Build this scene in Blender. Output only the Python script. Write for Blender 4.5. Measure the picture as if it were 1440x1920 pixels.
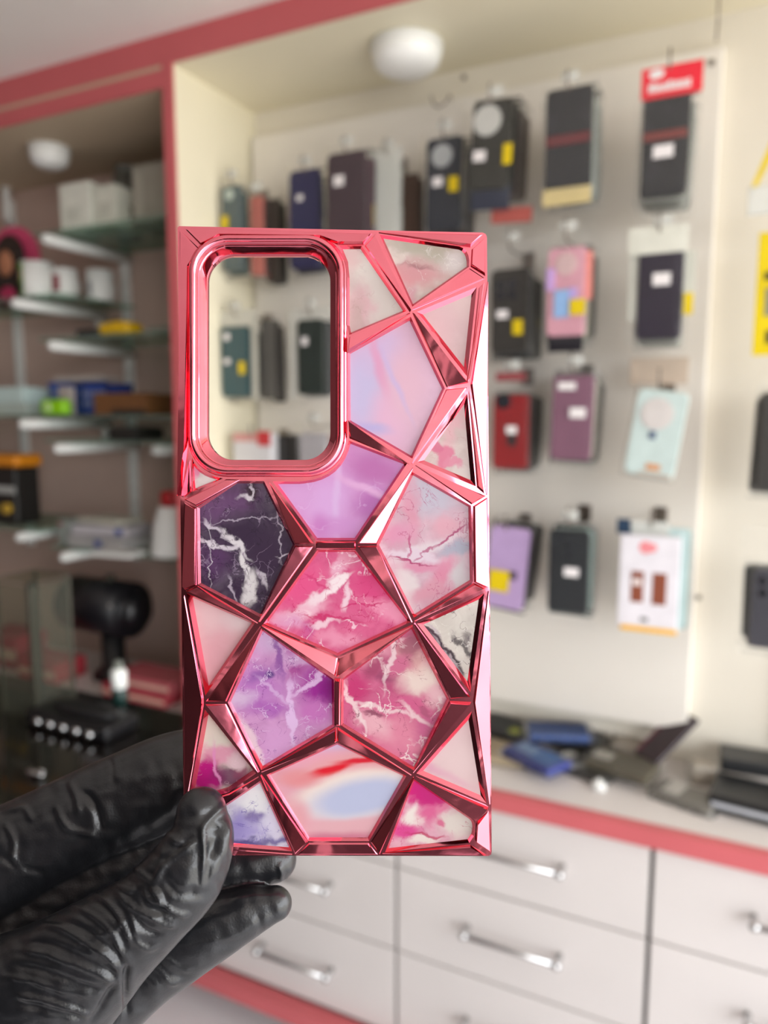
import bpy, bmesh, math, random
import numpy as np
from mathutils import Vector, Matrix
random.seed(4)
for o in list(bpy.data.objects): bpy.data.objects.remove(o)
S = bpy.context.scene
COL = S.collection
PI = math.pi

# ------------------------------------------------------------------ camera, sky, lights, exposure
FPX, YAW, PITCH, EYE = 1400.0, math.radians(25.9), math.radians(7.33), 1.35
Fv = Vector((-math.sin(YAW)*math.cos(PITCH), math.cos(YAW)*math.cos(PITCH), -math.sin(PITCH)))
Rv = Vector((math.cos(YAW), math.sin(YAW), 0)); Uv = Rv.cross(Fv)
CAM = Vector((0, 0, EYE))
cd = bpy.data.cameras.new('camera'); cam = bpy.data.objects.new('camera', cd); COL.objects.link(cam)
cd.sensor_fit = 'VERTICAL'; cd.sensor_height = 36; cd.lens = FPX/1920*36
cd.clip_start = 0.01; cd.clip_end = 50
cam.matrix_world = Matrix.Translation(CAM) @ Matrix((Rv, Uv, -Fv)).transposed().to_4x4()
cd.dof.use_dof = True; cd.dof.focus_distance = 0.1995; cd.dof.aperture_fstop = cd.lens/2.9; cd.dof.aperture_blades = 0
S.camera = cam
S.view_settings.view_transform = 'Standard'; S.view_settings.look = 'None'
S.view_settings.exposure = 0.06; S.view_settings.gamma = 1.0; S.view_settings.use_curve_mapping = False

W = bpy.data.worlds.new('daylight'); S.world = W; W.use_nodes = True
wn, wl = W.node_tree.nodes, W.node_tree.links
wn.clear()
wo = wn.new('ShaderNodeOutputWorld'); wb = wn.new('ShaderNodeBackground'); wr = wn.new('ShaderNodeValToRGB')
wc = wn.new('ShaderNodeTexCoord'); ws = wn.new('ShaderNodeSeparateXYZ'); wm = wn.new('ShaderNodeMapRange')
wl.new(wc.outputs['Generated'], ws.inputs[0]); wl.new(ws.outputs['Z'], wm.inputs[0])
wm.inputs[1].default_value = -1; wm.inputs[2].default_value = 1
wl.new(wm.outputs[0], wr.inputs[0]); wl.new(wr.outputs[0], wb.inputs[0]); wl.new(wb.outputs[0], wo.inputs[0])
e = wr.color_ramp.elements
e[0].position = 0.44; e[0].color = (.52, .50, .46, 1); e[1].position = 0.50; e[1].color = (.95, .97, 1.0, 1)
x = wr.color_ramp.elements.new(1.0); x.color = (.85, .93, 1.0, 1)
wb.inputs[1].default_value = 6.8

def area(name, loc, rot, sx, sy, power, color=(1, 1, 1), portal=False):
    l = bpy.data.lights.new(name, 'AREA'); l.shape = 'RECTANGLE'; l.size = sx; l.size_y = sy; l.energy = power; l.color = color
    o = bpy.data.objects.new(name, l); o.location = loc; o.rotation_euler = rot; COL.objects.link(o)
    if portal: l.cycles.is_portal = True
    return o
area('portal_rear', (1.6, -2.02, 1.05), (-PI/2, 0, 0), .68, 2.1, 1, portal=True)
area('portal_right', (1.92, -.35, 1.05), (0, PI/2, 0), 2.1, 3.3, 1, portal=True)

# ------------------------------------------------------------------ geometry helpers
def ray(x, y): return Fv + Rv*((x-720)/FPX) + Uv*((960-y)/FPX)
def atY(x, y, Y):
    r = ray(x, y); return CAM + r*(Y/r.y)
def atZ(x, y, Z):
    r = ray(x, y); return CAM + r*((Z-EYE)/r.z)
def lin(h):
    h = h.lstrip('#'); c = [int(h[i:i+2], 16)/255 for i in (0, 2, 4)]
    return tuple((v/12.92 if v <= .04045 else ((v+.055)/1.055)**2.4) for v in c)
def link(o, parent=None):
    COL.objects.link(o)
    if parent is not None: o.parent = parent
    return o
def obj(name, bm, m, parent=None, smooth=False, loc=None):
    me = bpy.data.meshes.new(name)
    bmesh.ops.recalc_face_normals(bm, faces=bm.faces)
    bm.to_mesh(me); bm.free()
    if m: me.materials.append(m)
    if smooth:
        for p in me.polygons: p.use_smooth = True
    o = bpy.data.objects.new(name, me)
    if loc is not None: o.location = loc
    return link(o, parent)
def empty(name, loc, rot=(0, 0, 0)):
    o = bpy.data.objects.new(name, None); o.empty_display_size = .02; o.location = loc; o.rotation_euler = rot
    COL.objects.link(o); return o
def tag(o, label, cat, group=None, kind=None):
    o['label'] = label; o['category'] = cat
    if group: o['group'] = group
    if kind: o['kind'] = kind
    return o
def struct(name, bm, m, smooth=False):
    o = obj(name, bm, m, smooth=smooth); o['kind'] = 'structure'; return o
def add_box(bm, x0, x1, y0, y1, z0, z1, bev=0.0, seg=2):
    r = bmesh.ops.create_cube(bm, size=1)
    M = Matrix.Translation(((x0+x1)/2, (y0+y1)/2, (z0+z1)/2)) @ Matrix.Diagonal((abs(x1-x0), abs(y1-y0), abs(z1-z0), 1))
    bmesh.ops.transform(bm, matrix=M, verts=r['verts'])
    if bev:
        es = {e for v in r['verts'] for e in v.link_edges}
        bmesh.ops.bevel(bm, geom=list(es), offset=bev, segments=seg, affect='EDGES', profile=.5)
def box(*a, **k):
    bm = bmesh.new(); add_box(bm, *a, **k); return bm
def add_cyl(bm, p0, p1, r0, r1=None, n=20, cap=True):
    p0, p1 = Vector(p0), Vector(p1); r1 = r0 if r1 is None else r1
    d = p1-p0; q = d.to_track_quat('Z', 'Y').to_matrix().to_4x4()
    bmesh.ops.create_cone(bm, cap_ends=cap, segments=n, radius1=r0, radius2=r1, depth=d.length, matrix=Matrix.Translation((p0+p1)/2) @ q)
def add_ell(bm, c, r, n=20):
    bmesh.ops.create_uvsphere(bm, u_segments=n, v_segments=max(8, n//2), radius=1, matrix=Matrix.Translation(c) @ Matrix.Diagonal((r[0], r[1], r[2], 1)))
def add_lathe(bm, prof, c=(0, 0, 0), n=28):
    rings = []
    for (r, z) in prof:
        rings.append([bm.verts.new((c[0]+r*math.cos(2*PI*i/n), c[1]+r*math.sin(2*PI*i/n), c[2]+z)) for i in range(n)])
    for a, b in zip(rings, rings[1:]):
        for i in range(n): bm.faces.new((a[i], a[(i+1) % n], b[(i+1) % n], b[i]))
    bm.faces.new(rings[0][::-1]); bm.faces.new(rings[-1])
def add_wire(bm, pts, r, n=8):
    for a, b in zip(pts, pts[1:]): add_cyl(bm, a, b, r, n=n)
    for p in pts[1:-1]: add_ell(bm, p, (r, r, r), 8)
def rrect(w, h, r, n=5):
    out = []
    for cx, cy, a0 in ((w/2-r, h/2-r, 0), (-w/2+r, h/2-r, PI/2), (-w/2+r, -h/2+r, PI), (w/2-r, -h/2+r, 1.5*PI)):
        for i in range(n+1):
            a = a0+PI/2*i/n; out.append((cx+r*math.cos(a), cy+r*math.sin(a)))
    return out
def add_slab(bm, pts, y0, y1, cx=0, cz=0, ins=0.0):
    """outline pts in x,z, thickness along y from y0 (front) to y1; front edge inset"""
    mid = y0+(y1-y0)*.3
    loops = []
    for yy, s in ((y1, 1), (mid, 1), (y0, 1-ins)):
        loops.append([bm.verts.new((cx+px*s, yy, cz+pz*s)) for px, pz in pts])
    n = len(pts)
    for a, b in zip(loops, loops[1:]):
        for i in range(n): bm.faces.new((a[i], a[(i+1) % n], b[(i+1) % n], b[i]))
    bm.faces.new(loops[0][::-1]); bm.faces.new(loops[-1])

# ------------------------------------------------------------------ materials
def nt(name):
    m = bpy.data.materials.new(name); m.use_nodes = True
    n, l = m.node_tree.nodes, m.node_tree.links
    return m, n, l, n['Principled BSDF']
def N(n, t, **k):
    o = n.new(t)
    for a, v in k.items(): setattr(o, a, v)
    return o
def mat(name, col, rough=.5, metal=0, var=.06, scale=30, bump=0, bscale=200, spec=.5, coat=0, detail=4, emit=None):
    m, n, l, b = nt(name)
    c = lin(col) if isinstance(col, str) else col
    tc = N(n, 'ShaderNodeTexCoord'); nz = N(n, 'ShaderNodeTexNoise'); nz.inputs['Scale'].default_value = scale; nz.inputs['Detail'].default_value = detail
    l.new(tc.outputs['Object'], nz.inputs['Vector'])
    cr = N(n, 'ShaderNodeValToRGB'); cr.color_ramp.elements[0].position = .3; cr.color_ramp.elements[1].position = .7
    cr.color_ramp.elements[0].color = tuple(max(0, v*(1-var)) for v in c)+(1,); cr.color_ramp.elements[1].color = tuple(min(1, v*(1+var)) for v in c)+(1,)
    l.new(nz.outputs['Fac'], cr.inputs[0]); l.new(cr.outputs[0], b.inputs['Base Color'])
    b.inputs['Roughness'].default_value = rough; b.inputs['Metallic'].default_value = metal
    b.inputs['Specular IOR Level'].default_value = spec; b.inputs['Coat Weight'].default_value = coat
    if bump:
        n2 = N(n, 'ShaderNodeTexNoise'); n2.inputs['Scale'].default_value = bscale; n2.inputs['Detail'].default_value = 3
        l.new(tc.outputs['Object'], n2.inputs['Vector'])
        bp = N(n, 'ShaderNodeBump'); bp.inputs['Strength'].default_value = bump; bp.inputs['Distance'].default_value = .002
        l.new(n2.outputs['Fac'], bp.inputs['Height']); l.new(bp.outputs[0], b.inputs['Normal'])
    return m
_mc = {}
def cm(col, rough=.4, **k):
    key = (col, rough, tuple(sorted(k.items())))
    if key not in _mc: _mc[key] = mat('paint_'+col.strip('#'), col, rough, **k)
    return _mc[key]
def film(name, alpha, tint, rough=.18):
    m, n, l, b = nt(name)
    b.inputs['Base Color'].default_value = lin(tint)+(1,); b.inputs['Roughness'].default_value = rough
    tc = N(n, 'ShaderNodeTexCoord'); nz = N(n, 'ShaderNodeTexNoise'); nz.inputs['Scale'].default_value = 45; nz.inputs['Detail'].default_value = 2; nz.inputs['Distortion'].default_value = 1.5
    l.new(tc.outputs['Object'], nz.inputs['Vector'])
    bp = N(n, 'ShaderNodeBump'); bp.inputs['Strength'].default_value = 1; bp.inputs['Distance'].default_value = .002
    l.new(nz.outputs['Fac'], bp.inputs['Height'])
    gl = N(n, 'ShaderNodeBsdfGlossy'); gl.inputs['Roughness'].default_value = .08; l.new(bp.outputs[0], gl.inputs['Normal'])
    tr = N(n, 'ShaderNodeBsdfTransparent'); mx = N(n, 'ShaderNodeMixShader'); mx2 = N(n, 'ShaderNodeMixShader')
    fr = N(n, 'ShaderNodeFresnel'); fr.inputs['IOR'].default_value = 1.13; l.new(bp.outputs[0], fr.inputs['Normal'])
    mx.inputs[0].default_value = alpha
    l.new(tr.outputs[0], mx.inputs[1]); l.new(b.outputs[0], mx.inputs[2])
    l.new(fr.outputs[0], mx2.inputs[0]); l.new(mx.outputs[0], mx2.inputs[1]); l.new(gl.outputs[0], mx2.inputs[2])
    l.new(mx2.outputs[0], n['Material Output'].inputs[0])
    return m
M_cream = mat('cream_laminate', '#e8e0c6', .45, var=.03, scale=4)
M_white = mat('white_laminate', '#d3ccc8', .4, var=.03, scale=4)
M_board = mat('ivory_board', '#e5dfd5', .4, var=.03, scale=3)
M_niche = mat('niche_laminate', '#dfd8c9', .5, var=.03, scale=4)
M_ceil = mat('ceiling_paint', '#f0eae4', .8, var=.03, scale=3)
M_wall = mat('rose_grey_wall', '#c9afa2', .7, var=.06, scale=5)
M_room = mat('room_wall', '#75625f', .8, var=.05, scale=2)
M_pink = mat('pink_edge_trim', '#c65f63', .4, var=.04, scale=8)
M_floor = mat('floor_tile', '#d3cfd0', .3, var=.05, scale=6)
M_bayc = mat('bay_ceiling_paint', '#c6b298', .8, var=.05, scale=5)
M_gap = mat('dark_gap', '#6b5a48', .8)
M_steel = mat('brushed_steel', '#c8c8c8', .25, metal=1, var=.05)
M_wire = mat('hook_wire', '#8a8078', .35, metal=1)
M_bracket = mat('white_bracket', '#e6e6e2', .4, var=.02)
M_film = film('poly_film', .025, '#e9ece6')
M_filmw = film('milky_film', .62, '#e8eae4')
M_stick = mat('white_sticker', '#ece7e6', .5, var=.03)
M_yel = mat('yellow_tag', '#e0c400', .5, var=.05)
M_lens = mat('lens_glass', '#121420', .08, coat=1)
m, n, l, b = nt('shelf_glass'); M_glass = m
b.inputs['Base Color'].default_value = (.55, .68, .6, 1); b.inputs['Roughness'].default_value = .04
tr = N(n, 'ShaderNodeBsdfTransparent'); tr.inputs[0].default_value = (.72, .82, .76, 1); mx = N(n, 'ShaderNodeMixShader'); fr = N(n, 'ShaderNodeFresnel')
mx.inputs[0].default_value = .2; l.new(tr.outputs[0], mx.inputs[1]); l.new(b.outputs[0], mx.inputs[2]); l.new(mx.outputs[0], n['Material Output'].inputs[0])

m, n, l, b = nt('clear_glass'); M_clear = m
b.inputs['Base Color'].default_value = (.5, .5, .42, 1); b.inputs['Roughness'].default_value = .04
tr = N(n, 'ShaderNodeBsdfTransparent'); tr.inputs[0].default_value = (.78, .80, .74, 1); mx = N(n, 'ShaderNodeMixShader')
mx.inputs[0].default_value = .06; l.new(tr.outputs[0], mx.inputs[1]); l.new(b.outputs[0], mx.inputs[2]); l.new(mx.outputs[0], n['Material Output'].inputs[0])

# ------------------------------------------------------------------ room shell
struct('floor', box(-3.0, 1.95, -2.0, 2.0, -.06, 0), M_floor)
struct('ceiling', box(-3.0, 1.95, -2.0, 1.25, 2.105, 2.16), M_ceil)
struct('wall_left', box(-3.06, -3.0, -2.0, 2.0, 0, 2.16), M_room)
struct('wall_rear_unseen', box(-3.0, .25, -2.06, -2.0, 0, 2.16), M_room)                # unseen rear: opening at the right, dark shelving added for chrome reflections
M_dark = mat('added_dark_shelving', '#2a211f', .5, var=.3, scale=9)  # invented shelving behind the camera, dark for the chrome to mirror
struct('wall_rear_unseen', box(.25, 1.25, -2.06, -1.75, 0, 1.62), M_dark)  # added block out of view, gives the chrome dark reflections
struct('wall_rear_unseen', box(.25, 1.25, -2.06, -2.0, 1.62, 2.16), M_ceil)  # unseen upper part, made pale so tilted facets mirror something bright
struct('reflect_strip_1', box(.25, 1.25, -1.76, -1.735, 1.10, 1.14), M_white)  # added white strip, only there to vary the chrome reflections
struct('reflect_strip_2', box(.62, .66, -1.76, -1.735, 0, 1.62), M_white)  # upright strip added for the same reflections
struct('wall_rear_unseen', box(-2.2, -.3, -1.9, -1.6, 0, 1.5), M_dark)  # another dark block added out of view for reflections
struct('wall_back', box(-3.0, 1.95, 1.60, 1.66, 0, 2.16), M_wall)
struct('trim_1', box(-3.0, 1.95, 1.243, 1.2495, 2.049, 2.105), M_pink)          # header over the whole wall unit
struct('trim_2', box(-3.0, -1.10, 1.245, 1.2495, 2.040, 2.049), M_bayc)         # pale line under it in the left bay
struct('trim_3', box(-3.0, -1.10, 1.243, 1.2495, 2.006, 2.040), M_pink)
struct('trim_4', box(-1.10, -1.074, 1.243, 1.2495, .67, 2.049), M_pink)        # pink front edge of the divider
struct('wall_divider', box(-1.10, -1.075, 1.25, 1.60, .67, 2.049), M_cream)
struct('ceiling_niche', box(-1.074, 1.95, 1.25, 1.60, 2.047, 2.105), M_cream)
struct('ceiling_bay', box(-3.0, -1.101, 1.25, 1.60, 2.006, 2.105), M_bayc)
struct('wall_niche', box(-1.074, 1.95, 1.525, 1.60, .67, 2.047), M_niche)
struct('trim_5', box(-3.0, 1.95, 1.215, 1.25, .055, .09), M_pink)              # pink strip along the floor
# merchandising board
bd = tag(empty('display_board', (-.57, 1.51, .742)), 'wide ivory backing board behind the rows of hanging phone cases', 'board')
o = obj('panel', box(-.497, .495, -.012, .0149, 0, 1.243, bev=.003), M_board, bd)
for (px, py) in ((870, 145), (1335, 118), (1310, 1120)):
    p = atY(px, py, 1.497); bm = bmesh.new(); add_cyl(bm, (p.x+.57, -.0115, p.z-.742), (p.x+.57, -.016, p.z-.742), .005, n=12)
    obj('screw', bm, M_wire, bd)
bd2 = tag(empty('display_board', (.5, 1.51, .742)), 'ivory backing board at the right edge behind the yellow card', 'board')
obj('panel', box(-.42, 1.0, .002, .0149, 0, 1.28, bev=.002), M_board, bd2)

# drawers and worktop under the niche
wt = tag(empty('worktop', (-.5, 1.4, .67)), 'long ivory worktop with a pink front edge above the drawers', 'worktop')
obj('top', box(-2.5, 2.4, -.14, .124, -.0325, -.0005), M_white, wt)
obj('pink_edge', box(-2.5, 2.4, -.165, -.1405, -.033, 0, bev=.002), M_pink, wt)
GAPX = [-1.531, -1.056, -.581, -.106, .369, .844]
ROWZ = [(.096, .282), (.286, .462), (.466, .634)]
names_c = ['leftmost, behind the gloved hand', 'left one seen below the glove', 'middle one under the pink case corner', 'right one cut by the photo edge', 'far right one']
for i in range(5):
    x0, x1 = GAPX[i]+.003, GAPX[i+1]-.003
    cb = tag(empty('drawer_unit', ((x0+x1)/2, 1.4, .0)), 'ivory drawer unit under the worktop, '+names_c[i], 'drawer unit', 'drawer units under the worktop')
    w = (x1-x0)/2
    obj('carcass', box(-w, w, -.125, .12, .092, .636), M_gap, cb)
    obj('plinth', box(-w, w, -.12, .12, 0, .054), M_white, cb)
    for (z0, z1) in ROWZ:
        dr = obj('drawer', box(-w+.001, w-.001, -.15, -.1255, z0, z1, bev=.0015), M_white, cb)
        zc = {ROWZ[0]: .19, ROWZ[1]: .384, ROWZ[2]: .557}[(z0, z1)]
        bm = bmesh.new(); hx = -.085 if i != 3 else -.08
        a, c2 = (hx, -.178, zc), (.09 if i != 3 else .09, -.178, zc)
        add_cyl(bm, a, c2, .0052, n=12)
        for q in (a, c2): add_cyl(bm, q, (q[0], -.1495, zc), .0055, n=12); add_ell(bm, (q[0], -.179, zc), (.0085, .0085, .0085), 12)
        obj('handle', bm, M_steel, dr, smooth=True)

# dome lamps (switched off)
def dome(p, r, label):
    t = tag(empty('dome_light', p), label, 'ceiling light')
    bm = bmesh.new(); add_lathe(bm, [(r*1.02, 0), (r*1.02, -.012), (r*.99, -.014)]); obj('base', bm, M_bracket, t, True)
    bm = bmesh.new(); add_lathe(bm, [(r*.985, -.012), (r*.98, -.022), (r*.9, -.036), (r*.7, -.045), (r*.4, -.05), (.002, -.051)]); obj('diffuser', bm, mat('opal_plastic', '#f2f2ee', .3, var=.01), t, True)
dome(atZ(762, 84, 2.047)+Vector((0, 0, -.0005)), .068, 'round white dome lamp under the niche ceiling above the cases')
dome(atZ(92, 276, 2.006)+Vector((0, 0, -.0005)), .048, 'small round white dome lamp in the dim left bay')

# ------------------------------------------------------------------ hanging phone cases
def hook(px, py, Y, label):
    """metal peg hook: rod from the board out to Y, tip turned up"""
    p = atY(px, py, Y)
    t = tag(empty('peg_hook', (p.x, 1.497, p.z)), label, 'hook', 'peg hooks on the board')
    bm = bmesh.new(); add_box(bm, -.012, .012, -.003, .0005, -.02, .014, bev=.001); obj('back_plate', bm, M_wire, t)
    bm = bmesh.new(); d = Y-1.497
    add_wire(bm, [(0, -.002, 0), (0, d*.97, -.006), (0, d-.004, .004), (0, d-.006, .028)], .0019)
    obj('rod', bm, M_wire, t, True)
    return t
def pack(x0, y0, x1, y1, Y, col, label, pouch=None, film_m=None, tilt=0, cam=None, ring=None, stick=None, yel=None, header=None, hcol=None,
         extra=None, box_=False, rough=.35, cat='phone case', group='phone cases hanging on the board', hook_l=None, n=0, bcols=(), blabel=None, thick=.011, fm=None, gap=.021, lean=0, bdx=0):
    a, b = atY(x0, y0, Y), atY(x1, y1, Y)
    w, h = abs(b.x-a.x), abs(a.z-b.z); c = (a+b)/2
    def loc(px, py, dy=0):
        q = atY(px, py, Y); v = Vector((q.x-c.x, 0, q.z-c.z)); v = Matrix.Rotation(-math.radians(tilt), 3, 'Y') @ v
        v.y = dy; return v
    root = tag(empty('retail_box' if box_ else 'phone_case', (c.x, Y, c.z), (math.radians(lean), math.radians(tilt), 0)), label, 'box' if box_ else cat, None if box_ else group)
    bm = bmesh.new()
    if box_: add_box(bm, -w/2, w/2, 0, thick, -h/2, h/2, bev=.0012)
    else: add_slab(bm, rrect(w, h, min(w, h)*.13), 0, thick, ins=.03)
    body = obj('carton' if box_ else 'case_body', bm, cm(col, rough, **(dict(coat=.5) if rough < .3 else {})), root, smooth=False)
    if pouch:
        P = [loc(pouch[0], pouch[1]), loc(pouch[2], pouch[1]), loc(pouch[2], pouch[3]), loc(pouch[0], pouch[3])]
        xs = sorted((P[0].x, P[1].x)); zs = sorted((P[0].z, P[3].z))
        bm = bmesh.new(); rnd = random.Random(int(x0*7+y0)); nx, nz = 10, 16
        for side in (0, 1):
            g = []
            for i in range(nx+1):
                for j in range(nz+1):
                    u, v = i/nx, j/nz
                    X = xs[0]+(xs[1]-xs[0])*u; Z = zs[0]+(zs[1]-zs[0])*v
                    edge = min(u, 1-u, v, 1-v)*2
                    bulge = (math.sqrt(min(1, edge*3)))*.0015
                    if side == 0: yy = -.0014-bulge - (rnd.random()*.0016 if edge > .15 else 0)
                    else: yy = thick+.0008+bulge
                    if edge == 0: yy = thick*.5 + (-.0006 if side == 0 else .0006); X += (rnd.random()-.5)*.003
                    g.append(bm.verts.new((X, yy, Z)))
            for i in range(nx):
                for j in range(nz):
                    bm.faces.new((g[i*(nz+1)+j], g[(i+1)*(nz+1)+j], g[(i+1)*(nz+1)+j+1], g[i*(nz+1)+j+1]))
        obj('pouch', bm, film_m or M_film, root, smooth=True)
        bm = bmesh.new(); add_box(bm, -.014, .014, thick*.5-.0008, thick*.5+.0008, zs[1], zs[1]+.016, bev=.0006)
        obj('hang_tab', bm, film_m or M_filmw, root)
    if cam:      # list of lens positions
        for (lx, ly, lr) in cam:
            q = loc(lx, ly); bm = bmesh.new(); r = lr/FPX*Y*1.05
            add_cyl(bm, (q.x, .001, q.z), (q.x, -.0016, q.z), r, r*.92, n=18); add_cyl(bm, (q.x, -.0014, q.z), (q.x, -.0021, q.z), r*.55, n=14)
            obj('camera_lens_ring', bm, M_lens, root)
    if ring:
        lx, ly, lr, rc = ring; q = loc(lx, ly); r = lr/FPX*Y*1.0
        bm = bmesh.new(); add_cyl(bm, (q.x, .001, q.z), (q.x, -.0016, q.z), r, n=32); add_cyl(bm, (q.x, -.0014, q.z), (q.x, -.0022, q.z), r*.8, n=32)
        obj('magnet_ring', bm, cm(rc, .4), root)
    if stick:
        for (sx, sy, sw, sh) in ([stick] if not isinstance(stick[0], tuple) else stick):
            q = loc(sx, sy); s = Y/FPX*.85
            obj('price_sticker', box(q.x-sw*s/2, q.x+sw*s/2, -.0048, -.0042, q.z-sh*s/2, q.z+sh*s/2, bev=.0002), M_stick, root)
    if yel:
        q = loc(yel[0], yel[1]); s = Y/FPX*1.05
        obj('yellow_tag', box(q.x-yel[2]*s/2, q.x+yel[2]*s/2, -.0058, -.005, q.z-yel[3]*s/2, q.z+yel[3]*s/2, bev=.0003), M_yel, root)
    if header:
        q0, q1 = loc(header[0], header[1]), loc(header[2], header[3])
        hd = obj('header_card', box(q0.x, q1.x, -.0012, .0008, q1.z, q0.z, bev=.0003), cm(hcol, .35), root)
        if hcol == '#e8283a':
            bm = bmesh.new(); ww = q1.x-q0.x; hh = q0.z-q1.z
            pts = [(math.cos(t*PI/8)*ww*.13, math.sin(t*PI/8)*hh*.16) for t in range(16)]
            add_slab(bm, pts, -.0018, -.0013, cx=q0.x+ww*.25, cz=q0.z-hh*.22)
            xx = q0.x+ww*.12
            for wd in (.05, .05, .06, .05, .05, .06, .03, .06, .05, .05, .06): add_box(bm, xx, xx+ww*wd, -.0018, -.0013, q1.z+hh*.2, q1.z+hh*(.42+.1*random.random())); xx += ww*(wd+.012)
            obj('header_print', bm, M_stick, hd)
    if extra:
        for (nm, X0, Y0, X1, Y1, dy, colr) in extra:
            q0, q1 = loc(X0, Y0), loc(X1, Y1)
            obj(nm, box(min(q0.x, q1.x), max(q0.x, q1.x), dy, dy+.0025 if dy < 0 else dy+.004, min(q0.z, q1.z), max(q0.z, q1.z), bev=.0004), cm(colr, .4), root)
    if hook_l:
        top = (pouch[1] if pouch else (header[1] if header else y0))
        hook((x0+x1)/2, top+6, Y, hook_l)
    ords = ['second', 'third', 'fourth', 'fifth', 'sixth']
    for i in range(n):
        r2 = tag(empty('phone_case', (c.x+bdx*(i+1)+(random.random()-.5)*.006, Y+thick+gap*(i+.6), c.z-.003+(random.random()-.5)*.012), (math.radians(lean), math.radians(tilt+random.uniform(-2, 2)), 0)),
                 '%s, %s from the front on its hook' % (blabel or ('pouched case hidden behind the '+label.split(',')[0]), ords[i]), 'phone case', group)
        bm = bmesh.new(); add_slab(bm, rrect(w*.98, h*.98, min(w, h)*.13), 0, .011, ins=.03)
        obj('case_body', bm, cm(bcols[i % len(bcols)], .4), r2)
        if pouch or i % 2 == 0:
            bm = bmesh.new(); add_slab(bm, rrect(w*1.12, h*1.12, .004), -.002, .0125, ins=.0); obj('pouch', bm, M_film, r2)
    return root
BR = ('#3a2c26', '#2c2a2c', '#4a3a33', '#26282c')
YF = 1.38
# top row, left to right
pack(368, 352, 412, 500, 1.40, '#6d5a8c', 'purple and grey patterned case in the left cluster of the top row', pouch=(362, 340, 418, 510), n=1, bcols=('#59606a',), blabel='grey case in the far left cluster', stick=(385, 385, 16, 26), extra=[('pattern_patch', 372, 395, 392, 440, -.0035, '#5b8f96'), ('pattern_patch', 394, 360, 409, 395, -.0035, '#5a7c50')], hook_l='peg hook of the far left cluster, top row')
pack(414, 350, 452, 505, 1.375, '#4c5b5c', 'dark teal case with yellow tag in the left cluster of the top row', pouch=(410, 335, 460, 518), yel=(424, 418, 18, 26), n=1, bcols=('#39504e',), blabel='teal pouched case in the left cluster', ring=(430, 365, 12, '#b9c6bc'), hook_l='peg hook second from the left in the top row')
pack(468, 368, 492, 515, 1.40, '#b5655a', 'narrow salmon red case between teal and dark ones, top row', pouch=(462, 358, 498, 525), n=1, bcols=('#7d4038',), blabel='rust case behind the salmon one')
pack(496, 375, 524, 528, 1.42, '#3a342f', 'narrow dark brown case left of the navy one, top row', n=1, bcols=('#2a2724',), blabel='dark case left of the navy one')
pack(541, 322, 600, 500, 1.39, '#1e1c4a', 'navy blue case with small white sticker in the top row', pouch=(537, 312, 606, 508), stick=(564, 372, 18, 14), n=2, bcols=('#222038', '#2c2a30'), blabel='navy case behind the front navy one', hook_l='peg hook above the navy blue case')
pack(612, 290, 684, 478, 1.37, '#3c2a32', 'brown purple case with white sticker in the top row', pouch=(605, 278, 694, 488), stick=(637, 340, 28, 24), n=2, bcols=('#4c2436', '#55303c'), blabel='wine red case behind the brown purple one', hook_l='peg hook above the brown purple case')
pack(708, 300, 742, 480, 1.42, '#cfd3c4', 'milky white pouch case right of the brown purple one', pouch=(690, 282, 752, 490), film_m=M_filmw, yel=(698, 405, 14, 40), n=1, bcols=('#8e8f80',), blabel='pale case in a milky pouch', hook_l='peg hook above the milky white pouch')
pack(752, 328, 782, 480, 1.43, '#4b372c', 'dark brown case between milky pouch and slate one', n=1, bcols=('#35281f',), blabel='brown case behind the dark brown one')
pack(799, 262, 864, 428, 1.36, '#20242e', 'slate case with pale ring and yellow tag, top row', pouch=(790, 248, 876, 440), ring=(829, 292, 21, '#a9acac'), stick=(822, 342, 24, 20), yel=(852, 346, 18, 26), n=3, bcols=BR, blabel='dark case behind the slate one', hook_l='peg hook above the slate case with pale ring', film_m=None)
pack(884, 192, 956, 350, 1.33, '#2a2923', 'olive black case with large white ring, top row', pouch=(874, 184, 966, 398), ring=(914, 226, 27, '#c3c3bd'), stick=(900, 294, 28, 22), yel=(953, 290, 16, 34), tilt=3, extra=[('lower_flap', 882, 350, 952, 390, .004, '#20263a'), ('red_flap', 918, 388, 992, 412, .012, '#a8544c')], n=4, bcols=('#2d2824', '#4a342a', '#332a24', '#55392c'), blabel='brown black case behind the olive black one', bdx=.002, hook_l='peg hook above the case with the large white ring')
pack(1024, 170, 1106, 354, 1.33, '#14161c', 'glossy black case with thin red line across, top row', pouch=(1016, 160, 1124, 384), rough=.12, extra=[('red_line', 1024, 259, 1106, 264, -.0022, '#6a2f33'), ('gold_bottom_strip', 1018, 358, 1108, 378, -.002, '#cdbb86')], cam=[(1036, 224, 9), (1036, 244, 9), (1096, 216, 8)], n=4, bcols=('#aab0a8', '#9aa29c', '#b8bcb2', '#77807c'), blabel='clear case behind the glossy black one', hook_l='peg hook above the glossy black case')
pack(1206, 180, 1288, 362, 1.33, '#111319', 'black case under a red header card at top right', pouch=(1192, 168, 1306, 384), rough=.15, header=(1204, 132, 1317, 170), hcol='#e8283a', stick=(1244, 285, 38, 24), cam=[(1215, 200, 8), (1254, 205, 8), (1215, 240, 8), (1220, 300, 8), (1226, 322, 9), (1216, 330, 8)], n=4, bcols=('#a8aaa2', '#8f938c', '#b0b2aa', '#6d706c'), blabel='clear case behind the red headed black one', extra=[('red_line', 1206, 252, 1288, 255, -.0022, '#7a3a36')])
hook(1256, 128, 1.33, 'tall peg hook above the red header card')
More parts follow.
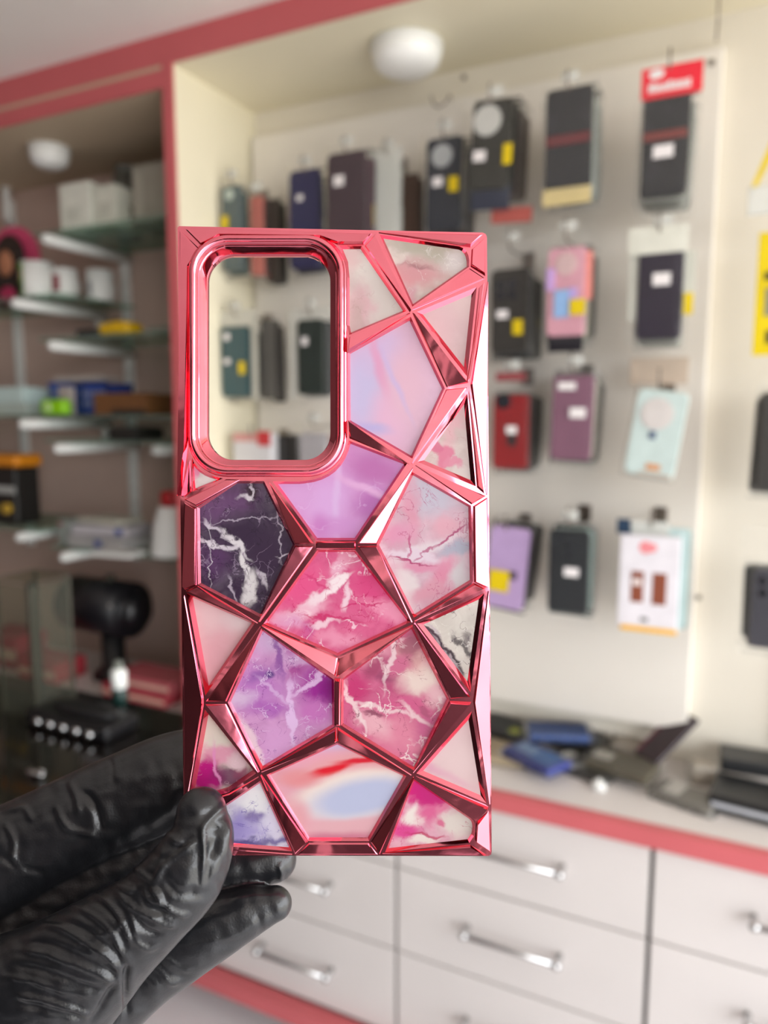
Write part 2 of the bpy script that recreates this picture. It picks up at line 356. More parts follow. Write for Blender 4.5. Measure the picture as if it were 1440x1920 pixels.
# second row
pack(413, 614, 467, 744, 1.37, '#244a50', 'teal case with yellow tag seen through the camera opening', pouch=(398, 582, 478, 752), extra=[('milky_side', 469, 590, 482, 750, .002, '#bdbcb0'), ('milky_top', 402, 584, 476, 608, .004, '#c6c4b8')], stick=((427, 632, 18, 18), (428, 678, 20, 14)), yel=(456, 690, 16, 26), n=2, bcols=('#9a968c', '#7a746c'), blabel='grey case behind the teal one', hook_l='peg hook above the teal case')
pack(488, 600, 512, 748, 1.39, '#5c5a55', 'grey case edge between the teal and dark green ones', n=2, bcols=('#4a4440', '#2c2a28'), blabel='dark case between the teal and green ones')
pack(556, 600, 606, 740, 1.36, '#15231e', 'dark green case in a milky pouch, second row', pouch=(537, 578, 620, 752), extra=[('milky_side', 539, 590, 554, 748, .002, '#bdbcb4'), ('milky_top', 540, 580, 618, 598, .004, '#c2c1b8')], stick=(573, 640, 18, 20), n=2, bcols=('#22242c', '#1c1d22'), blabel='black case behind the dark green one', hook_l='peg hook above the dark green case')
pack(922, 506, 988, 660, 1.36, '#2b2723', 'charcoal brown case with round lenses, second row', pouch=(914, 455, 1004, 668), stick=(943, 590, 26, 18), yel=(972, 614, 18, 26), cam=[(938, 535, 9), (960, 532, 9), (938, 555, 9), (960, 552, 9)], n=4, bcols=('#1f2022', '#2c2a28', '#1b1c1e', '#33302c'), blabel='black case behind the charcoal brown one', hook_l='peg hook above the charcoal brown case')
pack(1028, 466, 1094, 628, 1.33, '#d29aa8', 'shiny pink holographic case with yellow tag', pouch=(1014, 436, 1108, 642), rough=.15, yel=(1084, 576, 26, 26), ring=(1062, 495, 20, '#cfb0b0'), extra=[('lower_flap', 1026, 630, 1090, 658, .006, '#1d1b22'), ('holo_patch', 1040, 545, 1066, 595, -.0032, '#8fb4e0'), ('holo_patch', 1026, 505, 1040, 545, -.0032, '#c9a2dc'), ('holo_patch', 1068, 540, 1082, 560, -.0032, '#b9a2dc'), ('coral_side', 1096, 470, 1108, 560, .002, '#e38a80')], n=4, bcols=('#a9a290', '#6c6a5c', '#3b352f', '#2f2a26'), blabel='grey case behind the pink holographic one', hook_l='peg hook above the pink holographic case')
pack(1198, 474, 1276, 634, 1.33, '#20162a', 'dark purple case in a milky white pouch', pouch=(1180, 428, 1292, 650), film_m=None, stick=(1241, 524, 34, 24), yel=(1291, 570, 14, 34), header=(1180, 430, 1290, 470), hcol='#dcdccf', extra=[('milky_side', 1181, 470, 1196, 600, .006, '#cfd0c4'), ('milky_side', 1279, 470, 1300, 560, .006, '#c9cabd')], n=3, bcols=('#8d9088', '#a3a69c', '#7c7d76'), blabel='clear case behind the dark purple one', hook_l='peg hook above the dark purple case')
# third row
pack(437, 812, 508, 905, 1.37, '#cfcdcf', 'white retail box with red and pink top below the teal case', box_=True, thick=.03, extra=[('pink_top', 437, 812, 486, 828, -.002, '#c98f8a'), ('red_corner', 484, 808, 508, 836, -.003, '#c0383c')], hook_l='peg hook above the white box with red top')
pack(514, 816, 550, 910, 1.40, '#2a2826', 'black case beside the white box with red top', n=1, bcols=('#3c3632',), blabel='dark case beside the white box')
pack(562, 812, 612, 910, 1.38, '#a7a3a6', 'pale grey pouched case beneath the dark green one', pouch=(555, 790, 622, 915), n=1, bcols=('#b9948a',), blabel='beige case behind the pale grey one', hook_l='peg hook above the pale grey case')
pack(925, 740, 988, 880, 1.37, '#8c1018', 'bright red case with black lens patch, third row', pouch=(917, 692, 998, 888), stick=(960, 806, 24, 18), header=(930, 699, 986, 714), hcol='#8f3a40', cam=[(944, 752, 15)], extra=[('black_patch', 952, 814, 968, 836, -.003, '#2c1c20')], n=4, bcols=('#22201f', '#2d2825', '#1d1c1c', '#332d2a'), blabel='black case behind the bright red one', hook_l='peg hook above the bright red case')
pack(1036, 704, 1108, 864, 1.35, '#7d5468', 'mauve case with white price sticker, third row', pouch=(1028, 684, 1122, 886), stick=((1084, 774, 34, 22), (1064, 724, 38, 16)), tilt=1, n=4, bcols=('#c3bfae', '#3a332d', '#2b2623', '#3f3731'), blabel='dark case behind the mauve one', hook_l='peg hook above the mauve case')
pack(1186, 732, 1274, 896, 1.33, '#c3d3cf', 'mint white case with big round ring, tilted, third row', tilt=8, ring=(1232, 776, 28, '#d0cac6'), extra=[('blue_mark', 1218, 808, 1228, 824, -.0015, '#4c5a78'), ('orange_hill', 1196, 884, 1256, 896, -.0015, '#c88a62'), ('orange_hill_top', 1212, 868, 1236, 884, -.0015, '#cf9468')], n=2, bcols=('#c7b9a8', '#b9aea2'), blabel='beige case behind the tilted mint white one')
hook(1236, 722, 1.33, 'peg hook above the tilted mint white case')
pack(1182, 672, 1290, 720, 1.42, '#c9b8a6', 'short beige backing card above the mint white case', box_=True, thick=.002)
# fourth row
pack(914, 986, 984, 1146, 1.36, '#b79cc6', 'lilac case with square yellow note, bottom row', tilt=5, yel=(937, 1088, 38, 40), extra=[('black_print', 955, 1070, 968, 1088, -.003, '#4a3c50')], n=4, bcols=('#26222a', '#1e1c20', '#2c2828', '#232022'), blabel='black case behind the lilac one', hook_l='peg hook above the lilac case')
pack(1030, 992, 1100, 1154, 1.34, '#1a1d22', 'matt black case with oval white sticker, bottom row', pouch=(1024, 972, 1120, 1170), stick=(1072, 1072, 32, 20), cam=[(1052, 1008, 5), (1066, 1022, 5), (1068, 1040, 5)], n=4, bcols=('#7d9690', '#8ba09a', '#2f2c2a', '#3d3531'), blabel='clear green case behind the matt black one', hook_l='peg hook above the matt black case')
wb_ = pack(1164, 1002, 1268, 1190, 1.33, '#e3dfe4', 'white retail box showing two brown cases, yellow bottom edge', box_=True, thick=.016, extra=[('yellow_band', 1163, 1170, 1268, 1191, -.003, '#f2b400'), ('printed_brown_case', 1184, 1070, 1205, 1130, -.0006, '#8a4a34'), ('printed_brown_case', 1224, 1074, 1248, 1136, -.0006, '#8a4a34'), ('printed_white_mark', 1186, 1084, 1202, 1098, -.0012, '#e8dcd8'), ('grey_print', 1200, 1157, 1214, 1166, -.0006, '#5c5c58')])
bm = bmesh.new(); q = atY(1218, 1027, 1.33); 
for k in range(3):
    bmesh.ops.create_circle(bm, segments=20, radius=.011-.003*k, cap_ends=True, matrix=Matrix.Translation((q.x-wb_.location.x+(-.006, .004, .006)[k], -.0006-.0003*k, q.z-wb_.location.z)) @ Matrix.Rotation(PI/2, 4, 'X'))
obj('red_round_print', bm, cm('#ec8f94', .4), wb_)
for i, (bc, dx) in enumerate((('#b8cdcc', .006), ('#9fb8b4', .010), ('#c9d0cc', .013))):
    a, b2 = atY(1170, 985, 1.352+i*.02), atY(1274, 1180, 1.352+i*.02)
    t = tag(empty('phone_case', ((a.x+b2.x)/2+dx, 1.352+i*.022, (a.z+b2.z)/2)), 'pale mint case behind the white box with brown cases, %s from the front' % ['second', 'third', 'fourth'][i], 'phone case', 'phone cases hanging on the board')
    bm = bmesh.new(); add_slab(bm, rrect(b2.x-a.x, a.z-b2.z, .008), 0, .011); obj('case_body', bm, cm(bc, .35), t)
q = atY(1218, 993, 1.345)
t = tag(empty('phone_case', (q.x-.03, 1.347, q.z+.002)), 'small navy topped pouch peeking over the white box', 'phone case')
obj('pouch_top', box(-.025, -.002, 0, .003, -.012, .014, bev=.0008), cm('#2a4058', .4), t); obj('clear_top', box(.0, .062, .0005, .003, -.012, .012, bev=.0008), M_filmw, t)
hook(1222, 984, 1.345, 'peg hook above the white box with brown cases')
# right edge
pack(1424, 436, 1500, 664, 1.36, '#e2c800', 'tall yellow packaging card at the right photo edge', box_=True, thick=.004, extra=[('black_print', 1434, 510, 1490, 522, -.001, '#3a3a20'), ('black_print', 1436, 620, 1490, 642, -.001, '#3a3a20'), ('grey_window', 1436, 540, 1490, 590, -.001, '#8a8a70')])
t = tag(empty('hanging_pouch', atY(1450, 330, 1.36)), 'clear pouch with yellow corner at the upper right photo edge', 'pouch')
bm = bmesh.new(); add_slab(bm, [(-.03, -.012), (-.022, -.012), (.03, .10), (.0, .07)], 0, .003); obj('yellow_corner', bm, M_yel, t)
obj('clear_bag', box(-.034, .05, .003, .012, -.055, -.01, bev=.002), M_filmw, t)
pack(1432, 735, 1500, 925, 1.36, '#2b2926', 'dark case cut by the right photo edge, third row', pouch=(1420, 715, 1510, 935), n=3, bcols=BR, blabel='dark case at the right photo edge, third row', bdx=-.004)
pack(1412, 1066, 1500, 1225, 1.33, '#33313a', 'dark patterned case at the right photo edge, bottom row', pouch=(1392, 985, 1510, 1232), n=2, bcols=BR, blabel='dark case at the right photo edge, bottom row', bdx=-.006, cam=[(1430, 1090, 8), (1430, 1112, 8)])
# thin wire down from the niche ceiling
p = atY(1343, 78, 1.42); bm = bmesh.new(); add_wire(bm, [(0, 0, 0), (.001, 0, .03), (0, 0, 2.0465-p.z)], .0017)
tag(obj('hanging_wire', bm, M_wire, None, True, loc=p), 'thin bare wire hanging from the niche ceiling at right', 'wire')
p = atY(812, 205, 1.44); bm = bmesh.new(); add_wire(bm, [(-.004, 0, .026), (0, 0, .01), (.012, -.005, 0), (.03, -.008, .004), (.034, 0, .02), (.022, .045, .028)], .0018)
tag(obj('wire_loop', bm, M_wire, None, True, loc=p), 'loose curved wire above the slate case', 'wire')
# ------------------------------------------------------------------ left bay: rails, brackets, glass shelves and their goods
GR = 'wall brackets in the left bay'
def rail(x, z0, z1, label):
    t = tag(empty('shelf_rail', (x, 1.597, z0)), label, 'rail'); h = z1-z0
    bm = bmesh.new()
    add_box(bm, -.013, -.007, -.014, 0, 0, h); add_box(bm, .007, .013, -.014, 0, 0, h); add_box(bm, -.007, .007, -.004, 0, 0, h)
    obj('channel', bm, M_bracket, t)
    bm = bmesh.new()
    k = .03
    while k < h-.03: add_box(bm, -.0035, .0035, -.006, -.0035, k, k+.012); k += .04
    obj('slots', bm, M_gap, t); return t
def bracket(x, z, y0, label):
    t = tag(empty('shelf_bracket', (x, 1.582, z)), label, 'shelf bracket', GR)
    bm = bmesh.new(); L = y0-1.582
    add_cyl(bm, (0, 0, 0), (0, L, 0), .0145, .0125, n=18); add_ell(bm, (0, L, 0), (.0125, .0125, .0125), 16)
    obj('arm', bm, M_bracket, t, True)
    obj('hook_plate', box(-.004, .004, -.03, .0, -.05, .012, bev=.001), M_bracket, t); return t
def gshelf(x0, x1, z, y0, label):
    t = tag(obj('glass_shelf', box(x0, x1, y0, 1.58, z, z+.007, bev=.001), M_glass), label, 'shelf'); return t
rail(-1.56, .95, 1.98, 'white slotted rail on the wall of the left bay, right one')
rail(-2.0, .95, 1.98, 'white slotted rail on the wall of the left bay, left one by the mugs')
rail(-1.20, .95, 1.85, 'white slotted rail beside the pink divider')
SH = [(1.785, 1.33, 'top'), (1.535, 1.33, 'second'), (1.285, 1.33, 'lower third'), (1.012, 1.33, 'fourth')]
for z, y0, nm in SH:
    gshelf(-1.60, -1.112, z, y0, '%s glass shelf of the left bay, beside the pink divider' % nm)
    bracket(-1.535, z-.0155, y0-.015, 'white bracket under the %s glass shelf, left end' % nm)
    if nm != 'top': bracket(-1.17 if nm != 'lower third' else -1.25, z-.0155, y0+.02, 'white bracket under the %s glass shelf, right end' % nm)
gshelf(-2.35, -1.52, 1.640, 1.33, 'glass shelf holding the mugs at the left photo edge')
bracket(-1.635, 1.6245, 1.30, 'white bracket under the mug shelf')
gshelf(-2.35, -1.112, 1.345, 1.33, 'long glass shelf under the blue baskets and the brown carton')
bracket(-1.635, 1.3295, 1.30, 'white bracket under the blue baskets shelf')
gshelf(-2.35, -1.63, 1.05, 1.33, 'lowest glass shelf at the left photo edge')
bracket(-1.70, 1.0345, 1.32, 'white bracket under the lowest left shelf')
def B(name, x0, x1, z, h, y0, y1, col, label, cat='box', parts=None, rough=.45, bev=.002, rz=0, group=None):
    """carton standing on a shelf: x range, shelf height, height, depth range"""
    cx, cy = (x0+x1)/2, (y0+y1)/2
    t = tag(empty(name, (cx, cy, z+.0003), (0, 0, math.radians(rz))), label, cat, group)
    w, d = (x1-x0)/2, (y1-y0)/2
    obj('carton', box(-w, w, -d, d, 0, h, bev=bev), cm(col, rough), t)
    obj('lid_flap', box(-w*1.01, w*1.01, -d*1.02, -d*.2, h-.002, h+.0015, bev=.0006), cm(col, rough), t)
    if parts:
        for (nm, a, b2, c, d2, cc) in parts: obj(nm, box(-w+2*w*a, -w+2*w*b2, -d-.0012, -d-.0002, h*c, h*d2, bev=.0003), cm(cc, .4), t)
    return t
z = 1.785+.007
B('white_box', -1.525, -1.428, z, .105, 1.35, 1.43, '#dcdcd0', 'white carton, left of the pair on the top glass shelf', parts=[('label_print', .2, .7, .2, .5, '#c9cabd')])
B('white_box', -1.42, -1.355, z, .092, 1.36, 1.45, '#d6d6c8', 'white carton, right of the pair on the top glass shelf', parts=[('label_print', .2, .8, .3, .6, '#c6c6b8')])
B('white_box', -1.585, -1.54, z, .075, 1.40, 1.48, '#a9a490', 'narrow grey beige carton at the left end of the top shelf')
B('grey_box', -1.312, -1.205, z, .125, 1.37, 1.47, '#9a9688', 'tall grey carton beside the pink divider on the top shelf', parts=[('label_print', .1, .3, .1, .9, '#aaa698')])
B('grey_box', -1.35, -1.318, z, .05, 1.40, 1.5, '#7d7666', 'low grey carton between white and tall grey ones')
# dark jar behind the white cartons
t = tag(empty('storage_jar', (-1.455, 1.50, z+.0003)), 'smoky grey jar standing behind the white cartons', 'jar')
bm = bmesh.new(); add_lathe(bm, [(.03, 0), (.032, .004), (.032, .155), (.026, .165)]); obj('jar_body', bm, cm('#5d5c56', .3), t, True)
bm = bmesh.new(); add_lathe(bm, [(.028, .164), (.028, .18), (.024, .184)]); obj('lid', bm, cm('#6a6962', .3), t, True)
# white stick at left
t = tag(empty('white_tube', atY(15, 415, 1.56)), 'upright white tube against the wall at the left edge', 'tube')
bm = bmesh.new(); add_lathe(bm, [(.011, 0), (.012, .004), (.012, .10), (.009, .106)]); obj('tube_body', bm, M_bracket, t, True)
bm = bmesh.new(); add_lathe(bm, [(.008, .105), (.008, .112), (.006, .114)]); obj('cap', bm, M_bracket, t, True)
# mugs
def mug(p, r, h, label, patch):
    t = tag(empty('mug', p), label, 'mug', None)
    bm = bmesh.new(); add_lathe(bm, [(r*.85, 0), (r*.97, .004), (r, .01), (r, h), (r*.93, h+.0005), (r*.93, .008)]); obj('cup_body', bm, M_bracket, t, True)
    bm = bmesh.new()
    pts = [(r*.95+.002, 0, h*.8), (r*1.45, 0, h*.75), (r*1.6, 0, h*.5), (r*1.4, 0, h*.28), (r*.95+.002, 0, h*.22)]
    add_wire(bm, pts, .0042); o = obj('handle', bm, M_bracket, t, True); o.rotation_euler = (0, 0, 1.7)
    for (a0, a1, z0, z1, cc) in patch:
        bm = bmesh.new(); k = 10; vs = []
        for i in range(k+1):
            a = math.radians(a0+(a1-a0)*i/k)
            vs.append([bm.verts.new((rr*math.cos(a), rr*math.sin(a), zz)) for rr, zz in ((r+.0004, h*z0), (r+.0004, h*z1), (r+.001, h*z1), (r+.001, h*z0))])
        for u, v in zip(vs, vs[1:]):
            for q in range(4): bm.faces.new((u[q], u[(q+1) % 4], v[(q+1) % 4], v[q]))
        bm.faces.new(vs[0]); bm.faces.new(vs[-1][::-1]); obj('printed_picture', bm, cm(cc, .4), t)
zz = 1.6473
mug((-1.652, 1.38, zz), .041, .088, 'white mug with green printed picture, leftmost on the mug shelf', [(215, 268, .05, .95, '#6f9a3c'), (235, 262, .15, .4, '#2c3026'), (232, 260, .5, .75, '#b99a80')])
mug((-1.592, 1.41, zz), .033, .072, 'white mug with dark red mark, in the middle of the mug shelf', [(265, 300, .2, .75, '#8a3a44')])
mug((-1.556, 1.495, zz), .036, .08, 'plain white mug, rightmost on the mug shelf', [(262, 282, .2, .6, '#a9a9ac')])
# pink arch card with dark haired figure
t = tag(empty('display_card', (-1.80, 1.43, zz)), 'round topped pink card with a dark haired figure at the left edge', 'display card')
pts = [(-.10, 0), (.098, 0)] + [(.0+.098*math.cos(a*PI/16), .12+.085*math.sin(a*PI/16)) for a in range(17)]
bm = bmesh.new(); add_slab(bm, pts, 0, .006); obj('pink_arch', bm, cm('#d24a72', .4), t)
bm = bmesh.new(); add_ell(bm, (.0, -.012, .12), (.058, .014, .06), 24); add_ell(bm, (.035, -.012, .05), (.036, .014, .065), 20); add_ell(bm, (-.035, -.012, .05), (.036, .014, .065), 20); obj('dark_hair', bm, cm('#2b1d18', .5), t, True)
bm = bmesh.new(); add_ell(bm, (.0, -.024, .105), (.028, .008, .034), 20); obj('face', bm, cm('#b97c5c', .5), t, True)
bm = bmesh.new(); add_ell(bm, (.0, -.022, .022), (.034, .01, .024), 20); obj('pink_dress', bm, cm('#c03060', .5), t, True)
# second shelf
z = 1.535+.007
t = tag(empty('computer_mouse', (-1.47, 1.46, z+.0003)), 'black rounded gadget behind the yellow one, second shelf', 'gadget')
bm = bmesh.new(); add_ell(bm, (0, 0, .026), (.05, .035, .026), 24); obj('gadget_body', bm, cm('#1c1a19', .4), t, True)
bm = bmesh.new(); add_ell(bm, (.02, -.018, .045), (.012, .008, .008), 12); obj('button', bm, cm('#2e2b28', .4), t, True)
t = tag(empty('yellow_gadget', (-1.385, 1.39, z+.0003)), 'bright yellow rounded gadget on the second glass shelf', 'gadget')
bm = bmesh.new(); add_box(bm, -.048, .048, -.03, .03, 0, .032, bev=.012, seg=4); obj('gadget_body', bm, cm('#e3b410', .35), t, True)
bm = bmesh.new(); add_ell(bm, (.0, -.005, .031), (.026, .018, .006), 16); obj('top_button', bm, cm('#c9a00c', .35), t, True)
B('black_box', -1.195, -1.135, z, .034, 1.37, 1.44, '#25231f', 'small black carton beside the pink divider, second shelf')
B('grey_box', -1.29, -1.21, z, .014, 1.38, 1.46, '#8c8a7e', 'flat grey carton between yellow gadget and black carton')
B('black_box', -1.525, -1.44, z, .02, 1.38, 1.43, '#2b2421', 'low dark carton at the left end of the second shelf')
# third shelf
z = 1.345+.007
def basket(x, y, w, d, h, col, label):
    t = tag(empty('storage_basket', (x, y, z+.0003)), label, 'basket')
    bm = bmesh.new()
    for (a, b2, c, d2) in ((-w, w, -d, -d+.004), (-w, w, d-.004, d), (-w, -w+.004, -d, d), (w-.004, w, -d, d)): add_box(bm, a, b2, c, d2, 0, h)
    add_box(bm, -w, w, -d, d, 0, .003); obj('basket_body', bm, cm(col, .5), t)
    bm = bmesh.new()
    for zz2 in (.3, .6):
        for i in range(5): xx = -w+2*w*(i+.2)/5; add_box(bm, xx, xx+w*.22, -d-.0008, -d+.0004, h*zz2, h*(zz2+.18))
    obj('weave', bm, cm('#8d97b5', .5), t)
    for sg in (-1, 1): obj('rim', box(-w*1.04, w*1.04, sg*d-.003, sg*d+.003, h-.004, h+.004, bev=.0015), cm(col, .5), t)
basket(-1.65, 1.47, .042, .04, .082, '#3a5aa6', 'blue woven basket, left one on the third shelf')
basket(-1.50, 1.45, .042, .045, .078, '#2c4694', 'blue woven basket, right one on the third shelf')
B('white_box', -1.60, -1.56, z, .07, 1.38, 1.40, '#b7aca6', 'slim pale carton standing between the blue baskets')
B('white_box', -1.66, -1.50, z+.088, .010, 1.42, 1.50, '#c2bab2', 'white sheet stack lying on the blue baskets', cat='paper stack')
t = tag(empty('lime_gadget', (-1.578, 1.35, z+.0003)), 'lime green rounded speaker before the left blue basket', 'speaker')
bm = bmesh.new(); add_box(bm, -.044, .044, -.013, .018, 0, .04, bev=.011, seg=4); obj('shell', bm, cm('#8fd010', .35), t, True)
bm = bmesh.new(); add_ell(bm, (-.012, -.0125, .02), (.012, .003, .012), 14); obj('front_badge', bm, cm('#c8e2a0', .4), t, True)
B('brown_box', -1.43, -1.262, z, .05, 1.335, 1.43, '#704a2a', 'brown cardboard carton on the third glass shelf', parts=[('dark_side_label', .35, .98, .02, .28, '#2c241c')])
t = tag(obj('black_pouch', box(-.045, .045, -.05, .05, 0, .03, bev=.008), cm('#22201d', .5), None, loc=(-1.35, 1.39, 1.2923)), 'black pouch lying under the brown carton, lower third shelf', 'pouch')
zl = 1.345+.0073
B('pale_box', -1.92, -1.71, zl, .03, 1.37, 1.5, '#b9c4bc', 'grey green carton, bottom of the stack at the left edge')
B('pale_box', -1.92, -1.72, zl+.032, .04, 1.37, 1.5, '#c3d6d2', 'pale mint carton, top of the stack at the left edge')
# lowest left shelf: orange tool, black device
zl = 1.05+.0073
t = tag(empty('power_tool', (-1.82, 1.40, zl)), 'black device with orange top and yellow knobs at the left edge', 'device')
obj('device_body', box(-.06, .06, -.04, .04, 0, .155, bev=.006), cm('#22201e', .4), t)
obj('orange_top', box(-.075, .075, -.045, .045, .156, .19, bev=.012, seg=3), cm('#d8861a', .4), t)
obj('silver_band', box(-.062, .062, -.0425, -.0405, .085, .105, bev=.0008), cm('#a9aaa6', .3), t)
for xx in (-.03, .032):
    bm = bmesh.new(); add_cyl(bm, (xx, -.041, .045), (xx, -.052, .045), .014, n=18); obj('yellow_knob', bm, cm('#c9a23c', .3), t)
# fourth shelf
z = 1.012+.007
B('white_box', -1.55, -1.36, z, .03, 1.34, 1.46, '#a9a6a4', 'grey white carton, bottom of the paper pile, fourth shelf', parts=[('blue_print', .5, .62, .2, .8, '#4a5a94')])
B('white_box', -1.54, -1.37, z+.033, .022, 1.35, 1.45, '#b7b2b6', 'white carton, second in the pile on the fourth shelf', rz=8, parts=[('blue_print', .78, .9, .2, .9, '#4a5a94')])
B('white_box', -1.55, -1.40, z+.058, .012, 1.37, 1.46, '#c6c3b4', 'cream carton, topmost of the pile on the fourth shelf', rz=-5)
B('clear_box', -1.605, -1.56, z, .06, 1.36, 1.43, '#9aa29c', 'greenish grey tub left of the paper pile', parts=[('red_mark', .1, .4, .8, .95, '#9c4440')])
t = tag(empty('white_papers', (-1.35, 1.325, z+.0003), (0, 0, .1)), 'white booklet jutting over the fourth shelf front', 'booklet')
obj('pages', box(-.06, .06, -.05, .02, 0, .008, bev=.001), M_bracket, t); obj('dark_cover', box(-.055, .05, -.046, .018, -.007+.007, .001+.0004, bev=.0003), M_gap, t)
t = tag(empty('white_bottle', (-1.228, 1.37, z+.0003)), 'tapered white bottle with red cap beside the pink case edge', 'bottle')
bm = bmesh.new(); add_lathe(bm, [(.052, 0), (.053, .005), (.045, .07), (.036, .105), (.03, .118)]); obj('bottle_body', bm, M_bracket, t, True)
bm = bmesh.new(); add_lathe(bm, [(.026, .117), (.026, .15), (.022, .154)]); obj('red_cap', bm, cm('#b01820', .4), t, True)
# ------------------------------------------------------------------ bay worktop items
zc = .6703
t = tag(empty('black_speaker', (-1.47, 1.40, zc)), 'large black cylindrical speaker lying on the bay worktop', 'speaker')
bm = bmesh.new(); add_cyl(bm, (-.16, 0, .185), (.10, 0, .185), .072, n=40); 
es = [e for e in bm.edges if len(e.link_faces) == 2 and any(len(f.verts) > 4 for f in e.link_faces)]
bmesh.ops.bevel(bm, geom=es, offset=.028, segments=5, affect='EDGES'); obj('barrel', bm, cm('#17161a', .35), t, True)
bm = bmesh.new(); add_lathe(bm, [(.055, 0), (.055, .01), (.03, .03), (.03, .115)]); obj('stand', bm, cm('#131213', .4), t, True)
bm = bmesh.new(); add_ell(bm, (.062, -.062, .205), (.011, .008, .011), 14); obj('silver_button', bm, M_steel, t, True)
bm = bmesh.new(); add_cyl(bm, (0, 0, .25), (0, 0, .272), .012, n=14); obj('top_knob', bm, cm('#3a362a', .4), t)
for i, (x, z0, h, w, y, c, lab) in enumerate([
    (-1.29, 0, .03, .20, 1.33, '#b64450', 'red and cream striped carton, bottom of the low stack on the bay worktop'),
    (-1.27, .032, .028, .18, 1.335, '#c06068', 'red and cream striped carton, on top of the low stack on the bay worktop'),
    (-1.62, 0, .05, .14, 1.33, '#b03c46', 'red and cream carton left of the speaker stand'),
    (-1.80, 0, .09, .14, 1.36, '#a8404a', 'taller red and cream carton at the left photo edge')]):
    B('striped_box', x-w/2, x+w/2, zc+z0, h, y-.05, y+.05, c, lab, parts=[('cream_stripe', 0.01, .99, .3, .62, '#d9b9a6')])
B('black_box', -1.20, -1.115, zc, .11, 1.40, 1.5, '#211d1e', 'black carton standing behind the striped stack')
B('brown_box', -1.29, -1.215, zc+.0, .085, 1.46, 1.53, '#4a3c34', 'dull brown carton behind the striped stack')

# low glass topped counter in the left foreground
X1 = -.925
gt = tag(empty('glass_counter', (-1.1, .86, 0)), 'dark glass topped counter in the left foreground', 'counter')
obj('cabinet', box(-1.2, -.02, -.13, .21, 0, .745, bev=.003), cm('#2b2320', .4), gt)
obj('counter_top', box(-1.22, X1+1.1, -.16, .25, .747, .762, bev=.003), mat('black_glass_top', '#15110f', .12, coat=.6), gt)
tp = .7624
q = atZ(145, 1366, tp)
t = tag(empty('knob_tray', (q.x, q.y, tp)), 'low black mixer with a row of five silver knobs', 'device')
obj('housing', box(-.105, .105, -.03, .055, 0, .03, bev=.008, seg=3), cm('#121114', .35), t)
bm = bmesh.new(); add_ell(bm, (0, .02, .032), (.08, .03, .014), 20); obj('rubber_hood', bm, cm('#0f0e10', .5), t, True)
for k in range(5):
    xx = -.066+.0335*k; bm = bmesh.new(); add_cyl(bm, (xx, -.0295, .014), (xx, -.037, .014), .008, n=16); add_ell(bm, (xx, -.037, .014), (.008, .004, .008), 12); obj('silver_knob', bm, M_steel, t, True)
q = atZ(190, 1335, tp)
t = tag(empty('white_bottle', (q.x, q.y+.05, tp)), 'small bottle with white body and dark green base', 'bottle')
bm = bmesh.new(); add_lathe(bm, [(.014, 0), (.016, .003), (.016, .03), (.013, .034)]); obj('green_base', bm, cm('#1f3a36', .3), t, True)
bm = bmesh.new(); add_lathe(bm, [(.015, .034), (.016, .036), (.016, .068), (.011, .075)]); obj('white_body', bm, mat('white_plastic_bottle', '#f2f4f0', .3), t, True)
bm = bmesh.new(); add_lathe(bm, [(.009, .075), (.009, .088), (.006, .091)]); obj('grey_cap', bm, cm('#7c8078', .4), t, True)
# upright glass display frame on the counter
q2 = atZ(118, 1330, tp)
t = tag(empty('glass_display', (q2.x-.045, q2.y-.02, tp)), 'tall clear glass display with dark edges on the left counter', 'glass display')
H_ = .27
for (xa, ya) in ((-.05, -.04), (.045, -.04), (-.05, .05), (.045, .05)):
    obj('edge_post', box(xa-.003, xa+.003, ya-.003, ya+.003, 0, H_, bev=.0006), cm('#45443a', .25), t)
obj('front_pane', box(-.046, .041, -.042, -.039, .002, H_-.004), M_clear, t)
obj('side_pane', box(.0465, .0485, -.036, .046, .002, H_-.004), M_clear, t)
obj('top_pane', box(-.052, .048, -.042, .052, H_, H_+.005, bev=.001), M_clear, t)
obj('inner_column', box(-.012, .006, -.005, .012, 0, H_-.01, bev=.002), cm('#1a1a18', .3), t)
t = tag(empty('counter_reflection', atZ(66, 1456, tp)), 'bright reflection modelled on the dark counter near the glove', 'clip')  # metal shape standing in for a bright reflection in the counter top
bm = bmesh.new(); add_ell(bm, (0, 0, .006), (.02, .008, .006), 18); obj('reflection_body', bm, M_steel, t, True)
bm = bmesh.new(); add_ell(bm, (.014, 0, .012), (.008, .004, .004), 12); obj('reflection_end', bm, M_steel, t, True)
# ------------------------------------------------------------------ goods lying on the worktop under the board
def lay(name, px, py, w, d, h, col, label, rz=0, rx=0, lift=0, cat='phone case', film_=True, parts=None, bev=.004, ry=0):
    q = atZ(px, py, .67)
    t = tag(empty(name, (q.x, q.y, .6705+lift), (math.radians(rx), math.radians(ry), math.radians(rz))), label, cat, None)
    obj('case_body' if cat == 'phone case' else 'body', box(-w/2, w/2, -d/2, d/2, .0, h, bev=min(bev, h*.4)), cm(col, .35), t)
    if film_: obj('pouch', box(-w/2-.008, w/2+.008, -d/2-.008, d/2+.008, -.0005+.0006, h+.002, bev=.001), M_film, t)
    if parts:
        for (nm, a, b2, c, d2, cc) in parts: obj(nm, box(-w/2+w*a, -w/2+w*b2, -d/2+d*c, -d/2+d*d2, h, h+.0012, bev=.0003), cm(cc, .4), t)
    return t
lay('phone_case', 955, 1385, .14, .08, .014, '#25282c', 'black pouched case with green tag beside the pink case edge', rz=-15, lift=.016, parts=[('green_tag', .6, .75, .1, .4, '#a9b03a')])
lay('phone_case', 930, 1415, .12, .09, .014, '#b9a88c', 'beige pouched case under the black one with green tag', rz=8)
